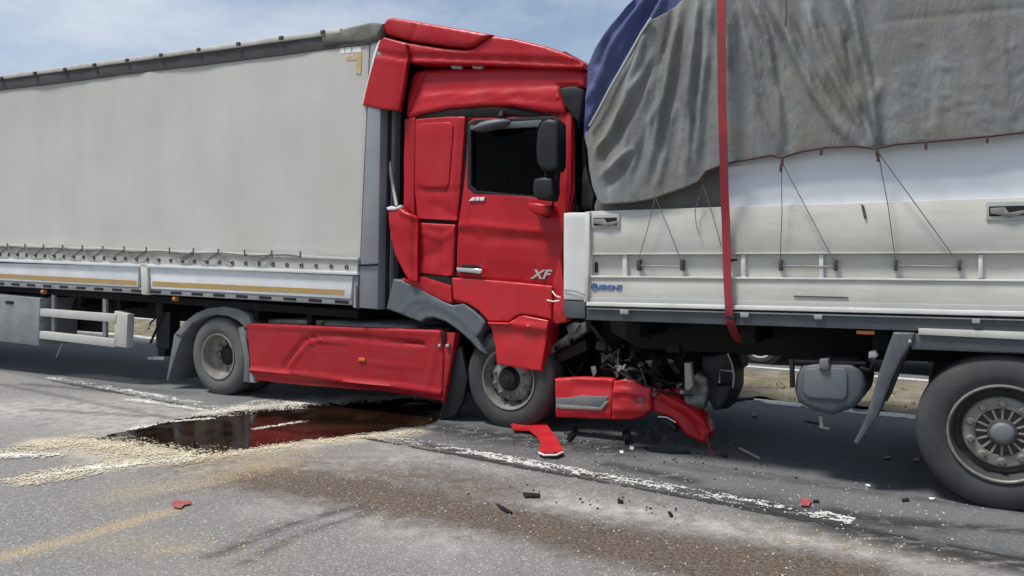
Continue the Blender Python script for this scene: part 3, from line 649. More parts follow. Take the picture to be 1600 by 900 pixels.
# ================================================================== RED TRACTOR
def tractor():
    T = root('red_truck', FA.M, 'red tractor truck with crushed cab rammed into the back of the white dropside trailer', 'truck')
    un = FA.un
    W = 2.48
    WIN = [(734,194),(742,190),(866,184),(872,190),(873,225),(871,304),(838,308),(742,300),(733,292)]
    # side walls of the cab, near one with window opening
    side = [(632,186),(650,179),(730,175),(830,173),(896,176),(897,300),(890,330),(884,345),(880,505),(860,505),(705,472),(655,434),(648,345),(630,328)]
    cs = panel('cab_side', FA, T, 'red', side, .03, .04, holes=[WIN], bevel=.01)
    fs = link('cab_side', finish(sheet_bm(pxl(FA, side, .03), W-.06, .04, [pxl(FA, WIN, .03)], bevel=.01)), M['red'], T)
    xa, xb = un(634,300).x, un(894,300).x
    zt, zb = un(760,175).z, un(760,500).z
    box('cab_back', T, 'wall', xa, xa+.05, .07, W-.06, un(640,420).z, zt, .01)
    box('cab_floor', T, 'interior', xa+.05, xb, .08, W-.07, zb+.25, zb+.33, .01)
    box('cab_lining', T, 'interior', xa+.051, xb-.02, .08, W-.07, zt-.05, zt-.005, .0)
    # crushed front: dark screen and pillar
    panel('front_pillar', FA, T, 'red', [(884,180),(893,182),(892,300),(886,332),(876,332),(880,300)], .0, .06, bevel=.012)
    box('windscreen', T, 'glass', xb+.01, xb+.05, .06, W-.1, un(890,330).z, un(890,190).z, .01)
    panel('windscreen_edge', FA, T, 'plast', [(895,168),(910,160),(914,200),(916,260),(930,305),(928,328),(898,328),(894,300)], .10, .3, bevel=.03, cell=.1, yfun=wob(6,.05,2))
    box('front_panel', T, 'red', xb-.02, xb+.04, .08, W-.1, zb+.1, un(890,332).z, .02)
    # seats
    for y in (.35, 1.5):
        s = box('seat', T, 'seat', xa+.95, xa+1.4, y, y+.5, zb+.35, zb+.75, .06)
        box('backrest', s, 'seat', xa+.85, xa+1.0, y, y+.5, zb+.70, zb+1.45, .05)
    box('dashboard', T, 'interior', xb-.45, xb-.03, .1, W-.1, zb+.35, zb+.85, .05)
    gl = panel('side_window', FA, T, 'window_glass', [(735,196),(743,192),(865,186),(870,192),(871,226),(869,302),(838,306),(743,298),(735,290)], .045, .008, bevel=0)
    # roof
    panel('roof_panel', FA, T, 'red', [(634,117),(640,108),(655,105),(740,102.5),(840,99.5),(890,100),(904,104),(912,111),(912,136),(873,136),(876,150),(882,165),(884,177),(868,178),(840,174),(800,167),(755,165.5),(700,170),(655,179),(640,185),(633,181),(631,150)], -.01, W-.04, bevel=.045, cell=.03, seg=4,
          dents=[([(640,142),(720,138),(800,134),(900,131)], .016, .014), ([(645,153),(720,150),(800,148),(872,152)], .012, -.010), ([(655,112),(645,150),(636,178)], .012, .016), ([(800,151),(872,158)], .018, .014), ([(640,146),(720,143),(800,140),(880,140)], .012, -.008), ([(790,175),(760,160)], .06, .012)], yfun=lambda x, z, z0=un(760,178).z: .20*max(0, z-z0-.06) + .003*noise.noise(Vector((x*2, z*2, 6))))
    panel('corner_deflector', FA, T, 'plast', [(872,137),(897,134),(912,140),(909,165),(904,192),(893,180),(882,165),(876,150)], -.02, .3, bevel=.02, cell=.1, yfun=lambda x, z: 0)
    panel('seal_strip', FA, T, 'black', [(648,186),(655,180),(700,171),(755,167),(800,168),(870,180),(870,184),(800,181),(700,184)], .015, .05, bevel=.004)
    sp = panel('roof_spoiler', FA, T, 'red', [(602,57),(640,67),(690,74),(726,77),(740,74),(754,65),(767,55),(800,59),(850,71),(880,81),(900,90),(911,98),(912,107),(870,106),(760,101),(700,100),(650,99),(634,97),(634,85)], -.03, W, bevel=.05, cell=.03, seg=3,
          dents=[([(634,88),(700,90),(800,94),(905,100)], .028, .022), ([(640,77),(740,84),(860,84)], .015, -.008)], yfun=wob(1.8, .005, 1))
    panel('spoiler_top', FA, T, 'red', [(598,36),(603,29),(612,26.5),(640,30.5),(700,41),(740,48),(767,53),(754,62),(740,70.5),(726,73.5),(690,70),(640,63),(602,53),(594,47)], -.06, W, bevel=.045, cell=.03, seg=3, dents=[([(655,32),(640,63)], .03, .012), ([(600,48),(640,58),(730,70)], .03, .008)], yfun=wob(1.8, .005, 3))
    panel('side_deflector', FA, T, 'red', [(599,58),(634,68),(635,96),(628,140),(622,173),(592,170),(566,164),(575,125),(585,88),(592,66)], -.09, .05, bevel=.012, cell=.03,
          dents=[([(586,82),(634,90)], .02, .022), ([(584,92),(634,100)], .014, -.008), ([(634,80),(622,172)], .03, .012)], yfun=wob(2, .005, 8))
    panel('deflector_edge', FA, T, 'white', [(591,64),(594,62),(587,86),(569,163),(566,163),(583,86)], -.085, .06, bevel=.004)
    box('spoiler_frame', T, 'black', un(640,100,.2).x, un(880,105,.2).x, .25, W-.3, un(760,108).z, un(760,85).z, .01)
    for px in (712, 745): panel('roof_bracket', FA, T, 'galv', [(px-9,101),(px+10,102),(px+8,108),(px-6,107)], .06, .05, bevel=.004)
    panel('seam_seal', FA, T, 'hole', [(714,186),(736,186),(732,300),(722,352),(716,440),(652,440),(650,342),(714,342)], .024, .005, bevel=0)
    # sleeper rear corner and hatch
    panel('cab_corner', FA, T, 'red', [(633,186),(648,182),(649,200),(647,290),(647,340),(632,330),(630,250)], .0, .05, bevel=.014, cell=.1, dents=[([(640,186),(640,330)], .025, .02)])
    panel('sleeper_panel', FA, T, 'red', [(649,186),(700,182),(726.5,182),(724.5,215),(719.5,280),(714.5,345),(652,342),(648,300)], .0, .04, bevel=.010, cell=.028,
          dents=[([(650,297),(700,299),(718,299)], .025, .010), ([(717,185),(708,290),(714,345)], .025, -.014), ([(655,343),(715,346)], .02, -.012), ([(680,320),(715,342)], .05, .012), ([(645,186),(648,300)], .02, -.01)], yfun=wob(3, .003, 2))
    panel('hatch', FA, T, 'red', [(651,200),(655,194),(664,192),(702,190.5),(708,196),(707,215),(701,287),(696,294),(660,293),(652,287),(650,240)], -.012, .03, bevel=.012, seg=3, cell=.1, yfun=wob(4, .004, 5))
    # door
    dr = panel('door', FA, T, 'red', [(729,190),(737,184),(800,182),(889,180),(890,240),(884,330),(876,400),(873,446),(800,438),(711,431),(713,390),(716,347),(722,300),(727,250)], -.012, .04, holes=[WIN], bevel=.010, cell=.028,
          dents=[([(718,353),(740,350),(800,358),(884,366)], .022, -.016), ([(720,364),(760,371),(830,372),(880,378)], .05, .014), ([(730,300),(728,345)], .014, -.010), ([(725,400),(870,415)], .09, -.006), ([(740,352),(752,372)], .03, -.010)], yfun=lambda x, z, zc=un(800,360).z: .07*max(0, zc-z) + .03*max(0, z-zc) + .003*noise.noise(Vector((x*2, z*2, 9))))
    panel('window_frame', FA, dr, 'plast', [(731,193),(741,187),(867,181),(875,188),(876,226),(874,307),(838,311),(741,303),(730,294)], -.002, .03, holes=[[(736,197),(744,194),(863,188),(868,193),(869,226),(867,302),(838,306),(744,298),(736,290)]], bevel=.004)
    panel('window_bar', FA, dr, 'fender', [(734,196),(760,194),(800,190),(846,187),(846,198),(800,200),(760,202),(734,203)], -.015, .03, bevel=.006)
    bm = bmesh.new(); p = un(768,197,-.12); bmesh.ops.create_uvsphere(bm, u_segments=24, v_segments=12, radius=1)
    for v in bm.verts: v.co = (p.x+v.co.x*.20, -.12+v.co.y*.10, p.z+(v.co.z*.055 if v.co.z > 0 else v.co.z*.035)+.02*v.co.x)
    kb = link('kerb_mirror', finish(bm, 60), M['fender'], dr); tube('mirror_stay', kb, 'plast', [un(782,185,-.12), un(784,177,0)], .03, 8)
    panel('handle_recess', FA, dr, 'hole', [(716,421),(722,413),(745,414),(752,420),(750,428),(720,427)], .004, .02, bevel=.004)
    panel('door_handle', FA, dr, 'chrome', [(713,417.5),(752,420.5),(752.5,426),(749,428),(716,425),(712.5,422)], -.045, .03, bevel=.009, seg=3)
    p = un(830,435,.012); text('door_badge', dr, 'chrome', 'XF', (p.x, .012, p.z), .115, .35, .006, .003, 1.35)
    for q in ([(732,314),(738,308.5),(742,308),(741,313.5)], [(742.5,313.5),(744,308),(749,308),(748,313.5)], [(749.5,313.5),(750.5,308),(757,308),(756,313.5)]): panel('door_mark', FA, dr, 'white', q, -.018, .012, bevel=.002)
    # mirrors
    mr = panel('mirror', FA, T, 'plast', [(845,189),(856,185),(869,187),(872,193),(872,258),(868,266),(856,268),(843,264),(838,256),(836,232),(838,204)], -.34, .16, bevel=.035, seg=4)
    panel('mirror_glass', FA, mr, 'glass', [(843,192),(846,190),(843,262),(839,256),(837,232),(839,204)], -.33, .1, bevel=.004)
    panel('small_mirror', FA, T, 'plast', [(834,279),(850,276),(862,279),(864,300),(860,314),(840,312),(832,306),(831,290)], -.32, .14, bevel=.03, seg=3)
    tube('mirror_arm', T, 'plast', [un(858,186,-.26), un(870,192,-.2), un(871,250,-.2), un(869,300,-.2), un(860,332,-.08), un(852,338,0)], .024, 8)
    tube('mirror_joint', T, 'iron', [un(852,262,-.25), un(856,280,-.24), un(864,292,-.22)], .022, 8)
    panel('mirror_bracket', FA, T, 'red', [(823,316),(840,317),(858,321),(857,334),(845,338),(833,334),(825,326)], -.16, .14, bevel=.025, seg=3)
    # rear quarter, torn fairing, sill
    panel('rear_quarter', FA, T, 'red', [(651,347.5),(711.5,351),(709,400),(707,431),(700,432),(655,427),(652,390)], -.005, .04, bevel=.010, cell=.028,
          dents=[([(655,360),(690,374),(712,360)], .03, -.016), ([(690,374),(692,425)], .05, .02), ([(655,400),(685,395)], .07, .012), ([(652,352),(712,355)], .02, -.010)], yfun=wob(5, .008, 4))
    panel('side_fairing', FA, T, 'red', [(605,326),(612,324),(626,324),(634,331),(649,338),(651,342),(650,440),(641,441),(630,425),(616,398),(609,365)], -.07, .05, bevel=.014, cell=.028,
          dents=[([(625,330),(648,340)], .02, -.02), ([(647,340),(647,438)], .03, .03), ([(615,360),(640,425)], .04, .012)], yfun=wob(5, .012, 7))
    panel('fairing_edge', FA, T, 'white', [(604,324),(610,322),(617,324),(626,320),(627,324),(616,328),(605,328)], -.075, .04, bevel=.003)
    panel('sill_trim', FA, T, 'red', [(653,430),(705,447),(706,474),(690,470),(660,454),(632,440),(628,434),(645,440)], -.015, .05, bevel=.010, cell=.05, yfun=wob(5, .008, 1))
    panel('sill_gap', FA, T, 'hole', [(655,429),(708,433),(707,450)], .005, .03, bevel=0)
    # entry steps
    st = panel('step_panel', FA, T, 'red_step', [(706,434),(740,436),(800,441),(863,447),(862,470),(861,499),(840,494),(815,491),(808,493),(795,502),(763,502),(748,486),(730,474),(708,468)], -.02, .08, bevel=.010, cell=.03, dents=[([(806,447),(804,490)], .05, -.006)], yfun=wob(3, .003, 3))
    panel('lower_step', FA, st, 'red_step', [(763,503),(795,504),(809,495),(818,493),(857,501),(853,528),(846,580),(820,577),(776,569),(774,545),(770,522)], -.025, .25, bevel=.010, cell=.03, dents=[([(763,505),(800,506),(856,514)], .022, -.03), ([(790,520),(850,530)], .1, .010)], yfun=wob(4, .006, 6))
    panel('front_corner', FA, T, 'red_step', [(871,412),(873,398),(876,400),(884,470),(886,503),(868,507),(862,500),(864,447)], .0, .10, bevel=.015, cell=.03, yfun=wob(6, .03, 2))
    tube('torn_wire', T, 'white', [un(863,455,-.03), un(868,462,-.06), un(876,465,-.05)], .006, 5)
    tube('torn_wire', T, 'white', [un(855,469,-.03), un(864,471,-.07), un(874,470,-.05)], .006, 5)
    # grey wheel arch
    fd = panel('fender', FA, T, 'fender', [(614,436),(627,438),(657,452),(690,470),(707,477),(716,476),(724,474),(741,486),(752,496),(758,504),(752,517),(744,527),(757,553),(748,548),(735,533),(717,517),(697,503),(680,497),(667,497),(657,503),(642,498),(623,490),(603,483)], -.015, .42, bevel=.016, cell=.03, seg=3,
          dents=[([(626,490),(634,476),(646,469),(662,467),(690,478),(720,497),(742,522)], .010, -.012), ([(648,498),(656,488),(668,484),(690,491),(715,507),(745,540)], .02, .008)])
    panel('fender_lip', FA, fd, 'plast', [(645,497),(655,487),(668,482),(690,489),(717,506),(736,526),(757,553),(750,553),(733,533),(716,517),(697,504),(680,498),(667,498),(657,503)], .01, .40, bevel=.01)
    # skirt
    sk = panel('side_skirt', FA, T, 'red_dusty', [(384,505),(420,506),(560,512),(685,516),(689,519),(693,560),(690,627),(640,619),(590,612),(540,608),(470,602),(397,594),(391,577),(389,545)], -.01, .12, bevel=.012, cell=.03,
          dents=[([(443,574),(457,554),(477,530),(495,525),(540,526.5),(662,537)], .015, .034), ([(452,574),(466,554),(484,535),(500,531),(540,532)], .014, -.02), ([(560,566),(655,575)], .008, -.006), ([(391,578),(470,586),(549,596),(693,614)], .016, -.035), ([(395,589),(540,605),(690,625)], .03, .03), ([(384,509),(560,516),(685,520)], .02, -.012), ([(684,525),(668,606)], .02, -.016)], yfun=wob(1.5, .005, 2))
    panel('skirt_end', FA, sk, 'red_dusty', [(692,520),(711,520),(706,555),(698,600),(692,632),(690,627),(694,560)], .0, .10, bevel=.01)
    panel('skirt_latch', FA, sk, 'chrome', [(684,538),(688,537),(688,542),(684,543)], -.03, .04, bevel=.004)
    panel('skirt_latch', FA, sk, 'chrome', [(696,538),(701,537),(701,542),(696,543)], -.03, .04, bevel=.004)
    panel('skirt_slot', FA, sk, 'hole', [(691,519),(696,519),(695,536),(691,536)], -.018, .02, bevel=.003)
    panel('side_marker', FA, sk, 'orange', [(560,559),(570,560),(570,565),(560,564)], -.026, .03, bevel=.004)
    panel('skirt_end', FA, sk, 'galv', [(379,513),(384,516),(390,580),(398,598),(384,597)], .0, .06, bevel=.006)
    link('side_skirt', finish(sheet_bm(pxl(FA, [(384,505),(560,512),(689,517),(690,640),(640,630),(540,616),(397,602)], 0), W-.1, .1)), M['red_dusty'], T)
    panel('fuel_tank', FA, T, 'box', [(415,499),(470,498),(640,508),(648,516),(640,600),(560,592),(425,580)], .14, .6, bevel=.06, seg=3)
    panel('tank_top', FA, T, 'rim', [(430,499),(505,500),(500,509),(432,508)], .10, .3, bevel=.02)
    # chassis, engine, front mass under the trailer
    xr, xf = un(250,540).x, un(905,560).x
    for y in (.80, 1.55): box('chassis_rail', T, 'black', xr, xf, y, y+.09, .72, .98, .01)
    box('rear_cross_member', T, 'black', xr, xr+.1, .8, 1.64, .7, .98, .01)
    lathe_o = link('rear_axle', finish(tube_bm([(un(338,547).x, .3, .46), (un(338,547).x, 1.1, .46), (un(338,547).x, 1.3, .46), (un(338,547).x, 2.2, .46)], [.09,.12,.2,.09], 12), 60), M['black'], T)
    tube('front_axle', T, 'black', [(un(788,597).x, .2, .46), (un(788,597).x, .5, .38), (un(788,597).x, 2., .38), (un(788,597).x, 2.3, .46)], .07, 8)
    box('fifth_wheel', T, 'black', un(338,547).x-.4, un(338,547).x+.5, .75, 1.75, .98, 1.12, .03)
    box('battery_box', T, 'plast', un(640,560,.3).x, un(712,560,.3).x, .2, .75, .35, .9, .03)
    xw = un(788,597).x
    eng = box('engine', T, 'iron', xw-.7, xf+.15, .75, 1.75, .45, 1.25, .08)
    box('oil_pan', eng, 'iron', xw-.5, xf, .9, 1.6, .26, .5, .06)
    box('radiator', T, 'black', xf+.05, xf+.25, .35, 2.2, .40, 1.15, .03)
    box('inner_panel', T, 'black', un(400,560).x, xw-.62, .76, .79, .16, .73, .0)  # added unseen panel, keeps a bright gap out of the puddle's reflection
    box('cooling_pack', T, 'black', xf+.24, xf+1.0, .45, 2.2, .42, 1.12, .04)
    box('mudguard_back', T, 'black', un(339,547).x+.25, un(339,547).x+.8, W-.5, W-.06, .12, 1.0, .02)  # added box by the far wheel, blocks a bright gap mirrored below
    box('mudflap', T, 'plast', xw-.78, xw-.5, W-.45, W-.05, .12, 1.0, .02)  # far-side mudflap, added to close a bright gap mirrored in the puddle
    box('wheel_housing', T, 'black', xw-.62, xw+.62, .42, .75, .55, 1.32, .05)
    bm = bmesh.new(); rs = random.Random(11)
    for k in range(15):
        x = xf-.3+rs.uniform(0, 1.0); z = rs.uniform(.5, 1.0); y = rs.uniform(.02, .35)
        tube_bm([(x, y, z), (x+rs.uniform(-.15,.15), y+rs.uniform(-.1,.05), z+rs.uniform(-.15,.15)), (x+rs.uniform(-.3,.3), y+.05, z+rs.uniform(-.2,.2))], rs.uniform(.008, .026), 6, bm)
    link('torn_hoses', finish(bm, 60), M['iron'], T)['kind'] = 'stuff'
    bm = bmesh.new()
    for k in range(30):
        x = un(930+rs.uniform(0,140),570,.2).x; z = rs.uniform(.35, .85); y = rs.uniform(.12, .5); q = rs.uniform(.03,.09)
        box_bm(None, x, x+q*rs.uniform(.6,2), y, y+q, z, z+q*rs.uniform(.6,1.6), .008, bm)
    for k in range(44):                               # jagged torn plates
        c_ = un(925+rs.uniform(0, 165), 575, .1); c_ = Vector((c_.x, rs.uniform(.02, .4), rs.uniform(.3, .92)))
        ax = Vector((rs.uniform(-1,1), rs.uniform(-1,1), rs.uniform(-1,1))).normalized(); bx = ax.orthogonal().normalized(); nx_ = ax.cross(bx)
        ring = [ax*math.cos(t)*rs.uniform(.03,.11)+bx*math.sin(t)*rs.uniform(.015,.07) for t in [i*2*math.pi/7+rs.uniform(-.3,.3) for i in range(7)]]
        f1 = [bm.verts.new(c_+q) for q in ring]; f2 = [bm.verts.new(c_+q+nx_*.006) for q in ring]
        bm.faces.new(f1); bm.faces.new(f2[::-1])
        for i in range(7): bm.faces.new((f1[i], f1[(i+1)%7], f2[(i+1)%7], f2[i]))
    for v in bm.verts: v.co += Vector((noise.noise(v.co*7), noise.noise(v.co*7+Vector((5,0,0))), noise.noise(v.co*7+Vector((0,5,0)))))*.03
    link('crushed_parts', finish(bm), M['iron'], T)['kind'] = 'stuff'
    for k in range(9):
        c_ = un(rs.uniform(930, 1090), rs.uniform(560, 615), .0); w_ = rs.uniform(4, 10); h_ = rs.uniform(3, 9)
        px_, py_ = 930+k*17+rs.uniform(-5,5), rs.uniform(556, 606)
        panel('torn_scrap', FA, T, rs.choice(('wreck','mud','iron','mud','wreck','plast')), [(px_-w_, py_+rs.uniform(-h_,0)), (px_+rs.uniform(-2,3), py_-h_), (px_+w_, py_-rs.uniform(0,2)), (px_+rs.uniform(0,w_), py_+h_*.6), (px_-rs.uniform(0,4), py_+h_)], rs.uniform(-.02,.12), .012, bevel=.002)
    for k in range(7):
        a_ = un(rs.uniform(930, 1090), rs.uniform(540, 600), .05); bq_ = un(rs.uniform(940, 1095), rs.uniform(570, 625), .0)
        tube('torn_wire', T, rs.choice(('black','cord','iron','iron')), [a_, a_.lerp(bq_, .35)+Vector((0,-.03,-.06)), a_.lerp(bq_, .7)+Vector((0,-.04,-.05)), bq_], .006, 5)
    panel('underrun_arm', FA, T, 'wreck', [(851,545),(880,527),(902,507),(916,502),(916,518),(895,533),(856,556)], .12, .12, bevel=.012, cell=.05, yfun=wob(6,.02,3))
    panel('underrun_bar', FA, T, 'iron', [(852,560),(915,530),(916,548),(860,574)], .16, .10, bevel=.012)
    panel('cab_mount', FA, T, 'wreck', [(884,510),(896,503),(905,507),(898,520),(888,522)], .08, .1, bevel=.012)
    for i, (a, b) in enumerate(((962,583),(967,580),(973,577))): tube('spring_coil', T, 'galv', [un(a,b,.02), un(a+4,b-7,.02)], .011, 6)
    # bumper, half torn away, with its step
    bp = panel('bumper', FA, T, 'red_step', [(866,592),(905,590),(950,592),(957,594),(955,655),(930,655),(868,652)], -.02, .10, bevel=.018, cell=.028, dents=[([(892,590),(894,618)], .012, .014), ([(868,641),(952,644)], .014, -.014), ([(903,604),(948,606)], .06, .022)], yfun=wob(3,.004,2))
    panel('bumper_step', FA, bp, 'mud', [(868,622),(892,621),(908,618),(950,620),(944,633),(937,639),(868,634)], -.03, .03, bevel=.006, dents=[])
    panel('step_tread', FA, bp, 'rim_steel', [(868,632),(937,637),(946,627),(950,628),(940,642),(868,638)], -.045, .05, bevel=.006)
    bq = panel('bumper_side', FA, T, 'red_step', [(957,596),(975,593),(990,596),(1004,604),(1016,606),(1018,640),(1005,652),(980,657),(955,656)], -.035, .08, bevel=.02, cell=.025, dents=[([(960,612),(980,610),(1010,622)], .03, -.035), ([(960,640),(1010,642)], .025, -.025), ([(998,625),(1004,624)], .035, .05)], yfun=wob(7,.025,4))
    panel('fog_lamp', FA, bq, 'mud', [(997,621),(1003,620),(1006,625),(1003,629),(997,628)], -.02, .04, bevel=.006)
    for i in range(3): panel('torn_flap', FA, T, 'red_step', [(1020+i*14,612-i*2),(1030+i*14,606+i),(1040+i*12,614+i*2),(1032+i*12,622)], .02+.02*i, .03, bevel=.006, cell=.022, yfun=wob(9,.05,i))
    # crumpled front step frame on the far right of the wreck
    panel('bent_strut', FA, T, 'beige', [(1069,567),(1079,567),(1082,603),(1075,611),(1070,606)], -.02, .06, bevel=.006)
    panel('crumpled_plate', FA, T, 'wreck', [(1068,600),(1080,596),(1090,580),(1104,590),(1106,620),(1098,640),(1085,645),(1070,632)], .06, .12, bevel=.01, cell=.022, yfun=wob(9,.07,3))
    panel('step_frame', FA, T, 'plast', [(1096,556),(1136,552),(1147,585),(1146,610),(1134,640),(1114,640),(1100,610)], .12, .35, bevel=.02, cell=.05, yfun=wob(5,.04,5))
    tube('frame_edge', T, 'galv', [un(1137,552,.08), un(1144,570,.08), un(1147,588,.08), un(1145,606,.08)], .008, 6)
    tube('frame_edge', T, 'galv', [un(1124,598,.08), un(1125,578,.08), un(1145,580,.08)], .008, 6)
    panel('rubber_flap', FA, T, 'plast', [(1118,602),(1142,600),(1140,618),(1128,640),(1114,642)], .05, .12, bevel=.03, seg=3)
    # wheels and mudguards
    wheel(T, un(790,597).x, .03, .485, .31, 'front', R(-3), .02)
    wheel(T, un(790,597).x, W-.01-.0, .485, .31, 'front', math.pi, .02)
    xd = un(339,547).x
    wheel(T, xd, .0, .465, .29, 'rear', 0, .015); wheel(T, xd, .34, .465, .29, 'rear', 0, .015)
    wheel(T, xd, W, .465, .29, 'rear', math.pi, .015)
    panel('mudguard', FA, T, 'mud', [(272,522),(280,512),(290,501),(305,489),(325,481),(350,478),(372,482),(388,492),(392,505),(382,513),(372,502),(355,494),(335,492),(315,497),(300,506),(290,518),(283,526)], -.02, .62, bevel=.02, cell=.1, seg=3)
    panel('mudflap', FA, T, 'mud', [(272,522),(284,526),(276,550),(268,575),(262,596),(260,592),(266,560)], .0, .55, bevel=.006)
    panel('mudguard_stay', FA, T, 'mud', [(372,512),(381,510),(389,560),(389,597),(380,597),(382,560)], -.01, .5, bevel=.008)
    panel('front_mudflap', FA, T, 'plast', [(702,560),(720,540),(730,590),(724,625),(712,648),(692,655),(683,655),(696,620)], .05, .05, bevel=.008)
    panel('tail_lamp', FA, T, 'red', [(265,525),(271,522),(270,540),(265,542)], .3, .05, bevel=.004)
    # air hose between cab and trailer
    tube('coiled_hose', T, 'guard', [un(602,172,.1), un(603,205,.1), un(607,245,.08), un(613,285,.06), un(620,322,.0)], .018, 8)
    tube('air_line', T, 'black', [un(598,440,.2), un(606,400,.3), un(612,350,.3), un(616,300,.35)], .018, 8)
    return T
tractor()

# ================================================================== WHITE DROPSIDE TRAILER (right)
XE = 6.2       # its far front end, out of frame
def dropside():
    T = root('dropside_trailer', FB.M, 'white dropside trailer with ribbed aluminium side boards struck from behind by the red truck', 'trailer')
    un = FB.un; P = lambda a, b, y=0.: (lambda p: (p.x, p.z))(un(a, b, y))
    def strip(name, m, tl, tr, br, bl, y, depth, par=T, x1=XE, **kw):
        a, b, c, d = P(*tl, y), P(*tr, y), P(*br, y), P(*bl, y)
        e = lambda p, q: (x1, p[1]+(q[1]-p[1])*(x1-p[0])/(q[0]-p[0]))
        return link(name, finish(sheet_bm([a, e(a, b), e(d, c), d], y, depth, **kw)), M[m], par)
    ub = strip('upper_board', 'drop', (921,330), (1600,308), (1600,395), (921,397), .0, .05, bevel=.006, cell=.3, yfun=wob(1.5,.006,2), dents=[])
    mb = strip('recessed_board', 'drop', (921,396), (1600,394), (1600,440), (921,433), .035, .03, bevel=0)
    lb = strip('lower_board', 'drop', (920,432), (1600,438), (1600,489), (917,473), .0, .05, bevel=.008)
    strip('board_sill', 'drop_low', (918,464.5), (1600,478), (1600,489), (918,473), -.006, .02, bevel=.004)
    strip('sill_lip', 'lip', (916,472), (1600,487), (1600,495), (915,478), -.03, .06, bevel=.006)
    strip('lock_rod', 'galv', (917,481), (1600,499), (1600,501.5), (917,483), -.02, .02, bevel=.004)
    strip('frame_beam', 'slate', (915,479), (1600,498), (1600,523), (915,500), .0, .14, bevel=.01)
    strip('board_step', 'lip', (921,430.5), (1600,437), (1600,440), (921,433.5), -.012, .03, bevel=.004)
    strip('board_step', 'drop', (921,396), (1600,393.5), (1600,395.5), (921,398), -.008, .03, bevel=.003)
    for px in (921, 976, 1161, 1283, 1532): panel('board_rib', FB, mb, 'drop_post', [(px-3.5,397.5),(px+3.5,397.5),(px+3.5,434),(px-3.5,434)], .004, .04, bevel=.005)
    # panel joints on the upper board
    for px in (): panel('board_seam', FB, ub, 'drop_low', [(px,325),(px+1.2,325),(px+1.2,394),(px,394)], -.0095, .01, bevel=0)
    # latch boxes
    for x0, x1, y0, y1 in ((923,968,335,357), (1541,1606,315,344)):
        lt = panel('latch_box', FB, T, 'drop_low', [(x0,y0),(x1,y0-.8),(x1,y1-.6),(x0,y1)], -.012, .03, bevel=.005)
        h = y1-y0
        panel('latch_recess', FB, lt, 'hole', [(x0+4,y0+h*.25),(x1-4,y0+h*.2),(x1-4,y1-h*.25),(x0+4,y1-h*.2)], -.014, .02, bevel=.004)
        w = x1-x0
        panel('latch_handle', FB, lt, 'rim', [(x0+w*.1,y0+h*.35),(x0+w*.45,y0+h*.3),(x0+w*.55,y0+h*.6),(x0+w*.9,y0+h*.45),(x0+w*.92,y0+h*.65),(x0+w*.55,y1-h*.15),(x0+w*.3,y1-h*.3),(x0+w*.1,y1-h*.35)], -.024, .015, bevel=.004)
    # corner post
    po = panel('corner_post', FB, T, 'drop_post', [(880,333),(890,332),(915,332),(919,331),(919,372),(915,470),(880,468)], -.02, .14, bevel=.014, cell=.12, yfun=wob(5,.008,1))
    panel('post_edge', FB, po, 'lip', [(914,331),(921,330.5),(921,395),(917,472),(912,472),(914,395)], -.03, .04, bevel=.004)
    panel('post_foot', FB, po, 'slate', [(880,469),(914,471),(914,498),(882,497)], -.018, .16, bevel=.012)
    tube('bent_wire', po, 'cord', [un(880,453,-.03), un(898,455,-.035), un(914,461,-.03)], .004, 5)
    # hooks in the recess
    for a, b in ((997,1065),(1219,1305),(1399,1499)):
        for px in (a, b):
            hk = panel('tie_hook', FB, T, 'rim_dark', [(px-2.5,406),(px+2.5,406),(px+2.5,423),(px-2.5,423)], -.012, .045, bevel=.004)
        tube('tie_bar', T, 'rim', [un(a+3,415,.0), un(b-3,416.5,.0)], .005, 6)
    panel('tie_hook', FB, T, 'iron', [(929,410),(933,410),(933,426),(929,426)], .02, .02, bevel=.004)
    panel('strap_hook', FB, T, 'black', [(1140,405),(1150,404),(1151,407),(1141,409)], -.03, .03, bevel=.003)
    for px in (975, 1163, 1278, 1525):
        panel('rod_bracket', FB, T, 'galv', [(px-7,482+(px-915)*.026),(px+7,482.5+(px-915)*.026),(px+6,490+(px-915)*.026),(px-6,489.5+(px-915)*.026)], -.035, .05, bevel=.005)
    # maker's emblem and lettering
    p = un(929,448,-.004); em = lathe_o = link('emblem', finish(lathe_bm([(.004,.030),(-.004,.030),(-.004,.024),(.004,.024)], 28, None, (p.x, -.004, p.z), True)), M['blue_print'], T)
    for dx, h in ((-.012,.026),(0,.034),(.012,.026)): box('emblem_mark', em, 'blue_print', p.x+dx-.003, p.x+dx+.003, -.008, .003, p.z-.012, p.z-.014+h, 0)
    p = un(935,452.3,-.004); text('board_lettering', T, 'blue_print', 'KRONE', (p.x, -.004, p.z), .055, .18, .003, .0022, 1.05)
    for q in ([(1240,462),(1325,464),(1324,465.5),(1240,463.5)], [(1345,318),(1350,322),(1354,341),(1350,341)]): panel('scratch', FB, lb, 'rim_dark', q, -.009, .01, bevel=0)
    for k, (px, py) in enumerate(((1255,481),(1330,482),(1490,487),(1580,490))): panel('rivet', FB, T, 'lip', [(px-2,py-2),(px+2,py-2),(px+2,py+2),(px-2,py+2)], -.012, .01, bevel=.002)
    # floor, far side, front wall
    zf = un(1200,490).z; x0 = un(917,400).x; zt = un(1200,320).z
    box('load_floor', T, 'slate', x0, XE, .14, 2.5, zf-.08, zf+.0, 0)
    box('far_board', T, 'drop', x0, XE, 2.5, 2.55, zf-.05, zt, .005)
    box('tail_board', T, 'drop', x0-.02, x0+.03, .12, 2.5, zf, zt-.02, .005)
    box('head_board', T, 'drop', XE-.04, XE+.02, .06, 2.5, zf, zt+.9, .005)
